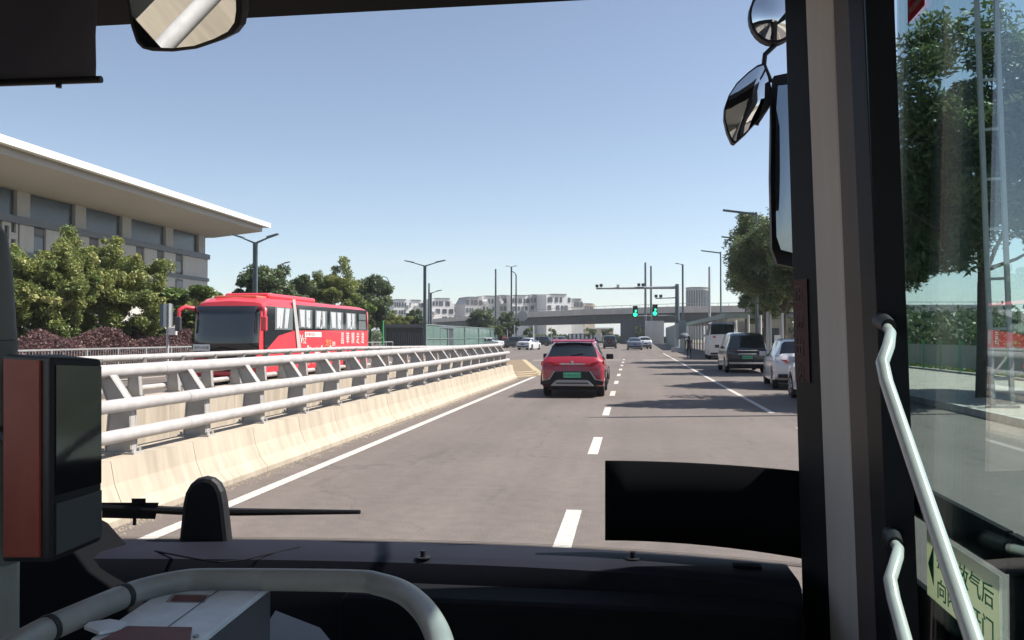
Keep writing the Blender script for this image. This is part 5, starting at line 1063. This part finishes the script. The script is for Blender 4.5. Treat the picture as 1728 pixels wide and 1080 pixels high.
# fare box
fb0 = gz(370, 1030, 1.17); fbx = empty('fare_box', (fb0.x, fb0.y, .35), 0, 'pale blue-grey metal fare box with a coin slot inside the grey rail', 'fare box')
zf = 1.17; A_, B_, C_, D_ = gz(288, 996, zf), gz(456, 998, zf), gz(330, 1100, zf), gz(150, 1090, zf)
b = MB(); b.hexa([Vector((p.x, p.y, .5)) for p in (D_, C_, B_, A_)] + [Vector((p.x, p.y, zf)) for p in (D_, C_, B_, A_)])
o = b.build('casing', M['boxs'], fbx, world=True)
def inset(a): c = (A_ + B_ + C_ + D_) / 4; return [c + (p - c) * a for p in (D_, C_, B_, A_)]
b = MB(); b.hexa(inset(1.0) + [p + Vector((0, 0, .012)) for p in inset(.99)]); bevel(b.build('lid', M['box'], fbx, world=True), .004)
sq = [gz(*p, zf + .0125) for p in ((280, 1016), (345, 1017), (356, 1004), (292, 1003))]; b = MB(); b.prism(sq, (0, 0, .001)); b.build('slot_surround', M['steel_l'], fbx, world=True)
sq = [gz(*p, zf + .0140) for p in ((288, 1014), (343, 1015), (350, 1006), (296, 1005))]; b = MB(); b.prism(sq, (0, 0, .001)); b.build('coin_slot', M['boxr'], fbx, world=True)
sq = [gz(*p, zf + .0125) for p in ((160, 1088), (318, 1096), (324, 1062), (215, 1060))]; b = MB(); b.prism(sq, (0, 0, .004)); b.build('red_patch', M['boxr'], fbx, world=True)
sm_ = [gz(*p, zf + .0145) for p in ((142, 1062), (168, 1072), (205, 1064), (212, 1054), (185, 1050), (150, 1055))]; b = MB(); b.prism(sm_, (0, 0, .006)); b.build('lock_cover', M['box'], fbx, world=True)
for u_, v_ in ((.08, .08), (.92, .08), (.08, .9), (.92, .9)):
    q = A_.lerp(B_, u_).lerp(D_.lerp(C_, u_), v_); MB().cyl((q.x, q.y), .005, zf + .012, zf + .0155, 10).build('screw', M['steel_l'], fbx, world=True)
MB().hexa([Vector((p.x, p.y, zf + .0125)) for p in (A_.lerp(B_, .55), A_.lerp(B_, .56), D_.lerp(C_, .56), D_.lerp(C_, .55))] + [Vector((p.x, p.y, zf + .0132)) for p in (A_.lerp(B_, .55), A_.lerp(B_, .56), D_.lerp(C_, .56), D_.lerp(C_, .55))]).build('lid_seam', M['boxs'], fbx, world=True)
tb = [gz(*p, 1.05) for p in ((430, 1100), (560, 1100), (540, 1075), (465, 1045))]; b = MB(); b.prism(tb, (0, 0, .02)); b.build('side_tray', M['boxs'], fbx, world=True)
# card reader and its pole
po = empty('upright_pole', (at(-4, 800, 1.75).x, 1.75, .35), 0, 'dark upright pole with a bent top at the left edge behind the card reader', 'pole')
MB().tube([at(-4, 2000, 1.75), at(2, 950, 1.75)], .036, 16).build('lower_tube', M['arch'], po, world=True, smooth=60)
MB().tube([at(2, 950, 1.75), at(0, 600, 1.75), at(0, 575, 1.75)], [.034, .034, .038], 16).build('sleeve', M['sleeve'], po, world=True, smooth=60)
MB().tube([at(0, 575, 1.75), at(-6, 470, 1.75), at(-12, 405, 1.76), at(-32, 375, 1.78), at(-75, 355, 1.8)], [.034, .033, .031, .03, .03], 16).build('bent_top', M['sleeve'], po, world=True, smooth=60)
cr = empty('card_reader', at(90, 770, 1.62), 0, 'black card reader with a dark red-brown side and glossy screen at the left edge', 'card reader')
def q3(px, py, Y): return at(px, py, Y)
b = MB(); e = [(4, 598, 1.66), (84, 602, 1.50), (172, 606, 1.60), (100, 598, 1.80)]; e2 = [(4, 950, 1.66), (84, 950, 1.50), (172, 912, 1.60), (100, 900, 1.80)]
b.hexa([q3(*p) for p in e2] + [q3(*p) for p in e]); o = bevel(b.build('case', M['plastic'], cr, world=True), .008, 3)
def face(pa, pb, f0, f1, g0, g1, name, m, push=.004):
    (ta, ba), (tb_, bb) = pa, pb; top = lambda f: ta.lerp(tb_, f); bot = lambda f: ba.lerp(bb, f); n = (tb_ - ta).cross(ba - ta).normalized(); n = -n if n.y > 0 else n
    pts = [top(f0).lerp(bot(f0), g1), top(f1).lerp(bot(f1), g1), top(f1).lerp(bot(f1), g0), top(f0).lerp(bot(f0), g0)]
    b = MB(); b.prism([p + n * .0005 for p in pts], n * push); return b.build(name, M[m], cr, world=True)
T0, B0 = q3(*e[0]), q3(*e2[0]); T1, B1 = q3(*e[1]), q3(*e2[1]); T2, B2 = q3(*e[2]), q3(*e2[2])
face((T0, B0), (T1, B1), .08, .84, .02, .97, 'red_side_panel', 'orange'); face((T1, B1), (T2, B2), .1, .97, .04, .68, 'screen', 'screen', .003); face((T1, B1), (T2, B2), .1, .97, .72, .97, 'reader_pad', 'plastic2', .004)
MB().tube([(po.location.x, 1.75, 1.5), at(60, 780, 1.68)], .02, 10).build('mounting_arm', M['plastic'], cr, world=True)

# lettering becomes plain meshes
bpy.context.view_layer.update(); dg = bpy.context.evaluated_depsgraph_get(); done = []
for o, parent, loc, rot, sx in TEXTS:
    me = bpy.data.meshes.new_from_object(o.evaluated_get(dg)); done.append((o, me, parent, loc, rot, sx))
for o, me, parent, loc, rot, sx in done:
    bpy.data.objects.remove(o); n = link('lettering', me, parent, loc=loc, rot=rot, scale=(sx, 1, 1)); me.name = 'lettering'

# thin summer haze filling the air over the whole site
hm = bpy.data.materials.new('haze'); hm.use_nodes = True; t = hm.node_tree; t.nodes.remove(t.nodes['Principled BSDF']); pvn = t.nodes.new('ShaderNodeVolumePrincipled')
pvn.inputs['Color'].default_value = (.82, .88, .96, 1); pvn.inputs['Density'].default_value = .0003; pvn.inputs['Anisotropy'].default_value = .2
t.links.new(pvn.outputs[0], t.nodes['Material Output'].inputs['Volume'])
hz_ = MB().box(-4700, 4700, -3200, 4700, -6, 34).build('haze', hm); hz_['kind'] = 'stuff'
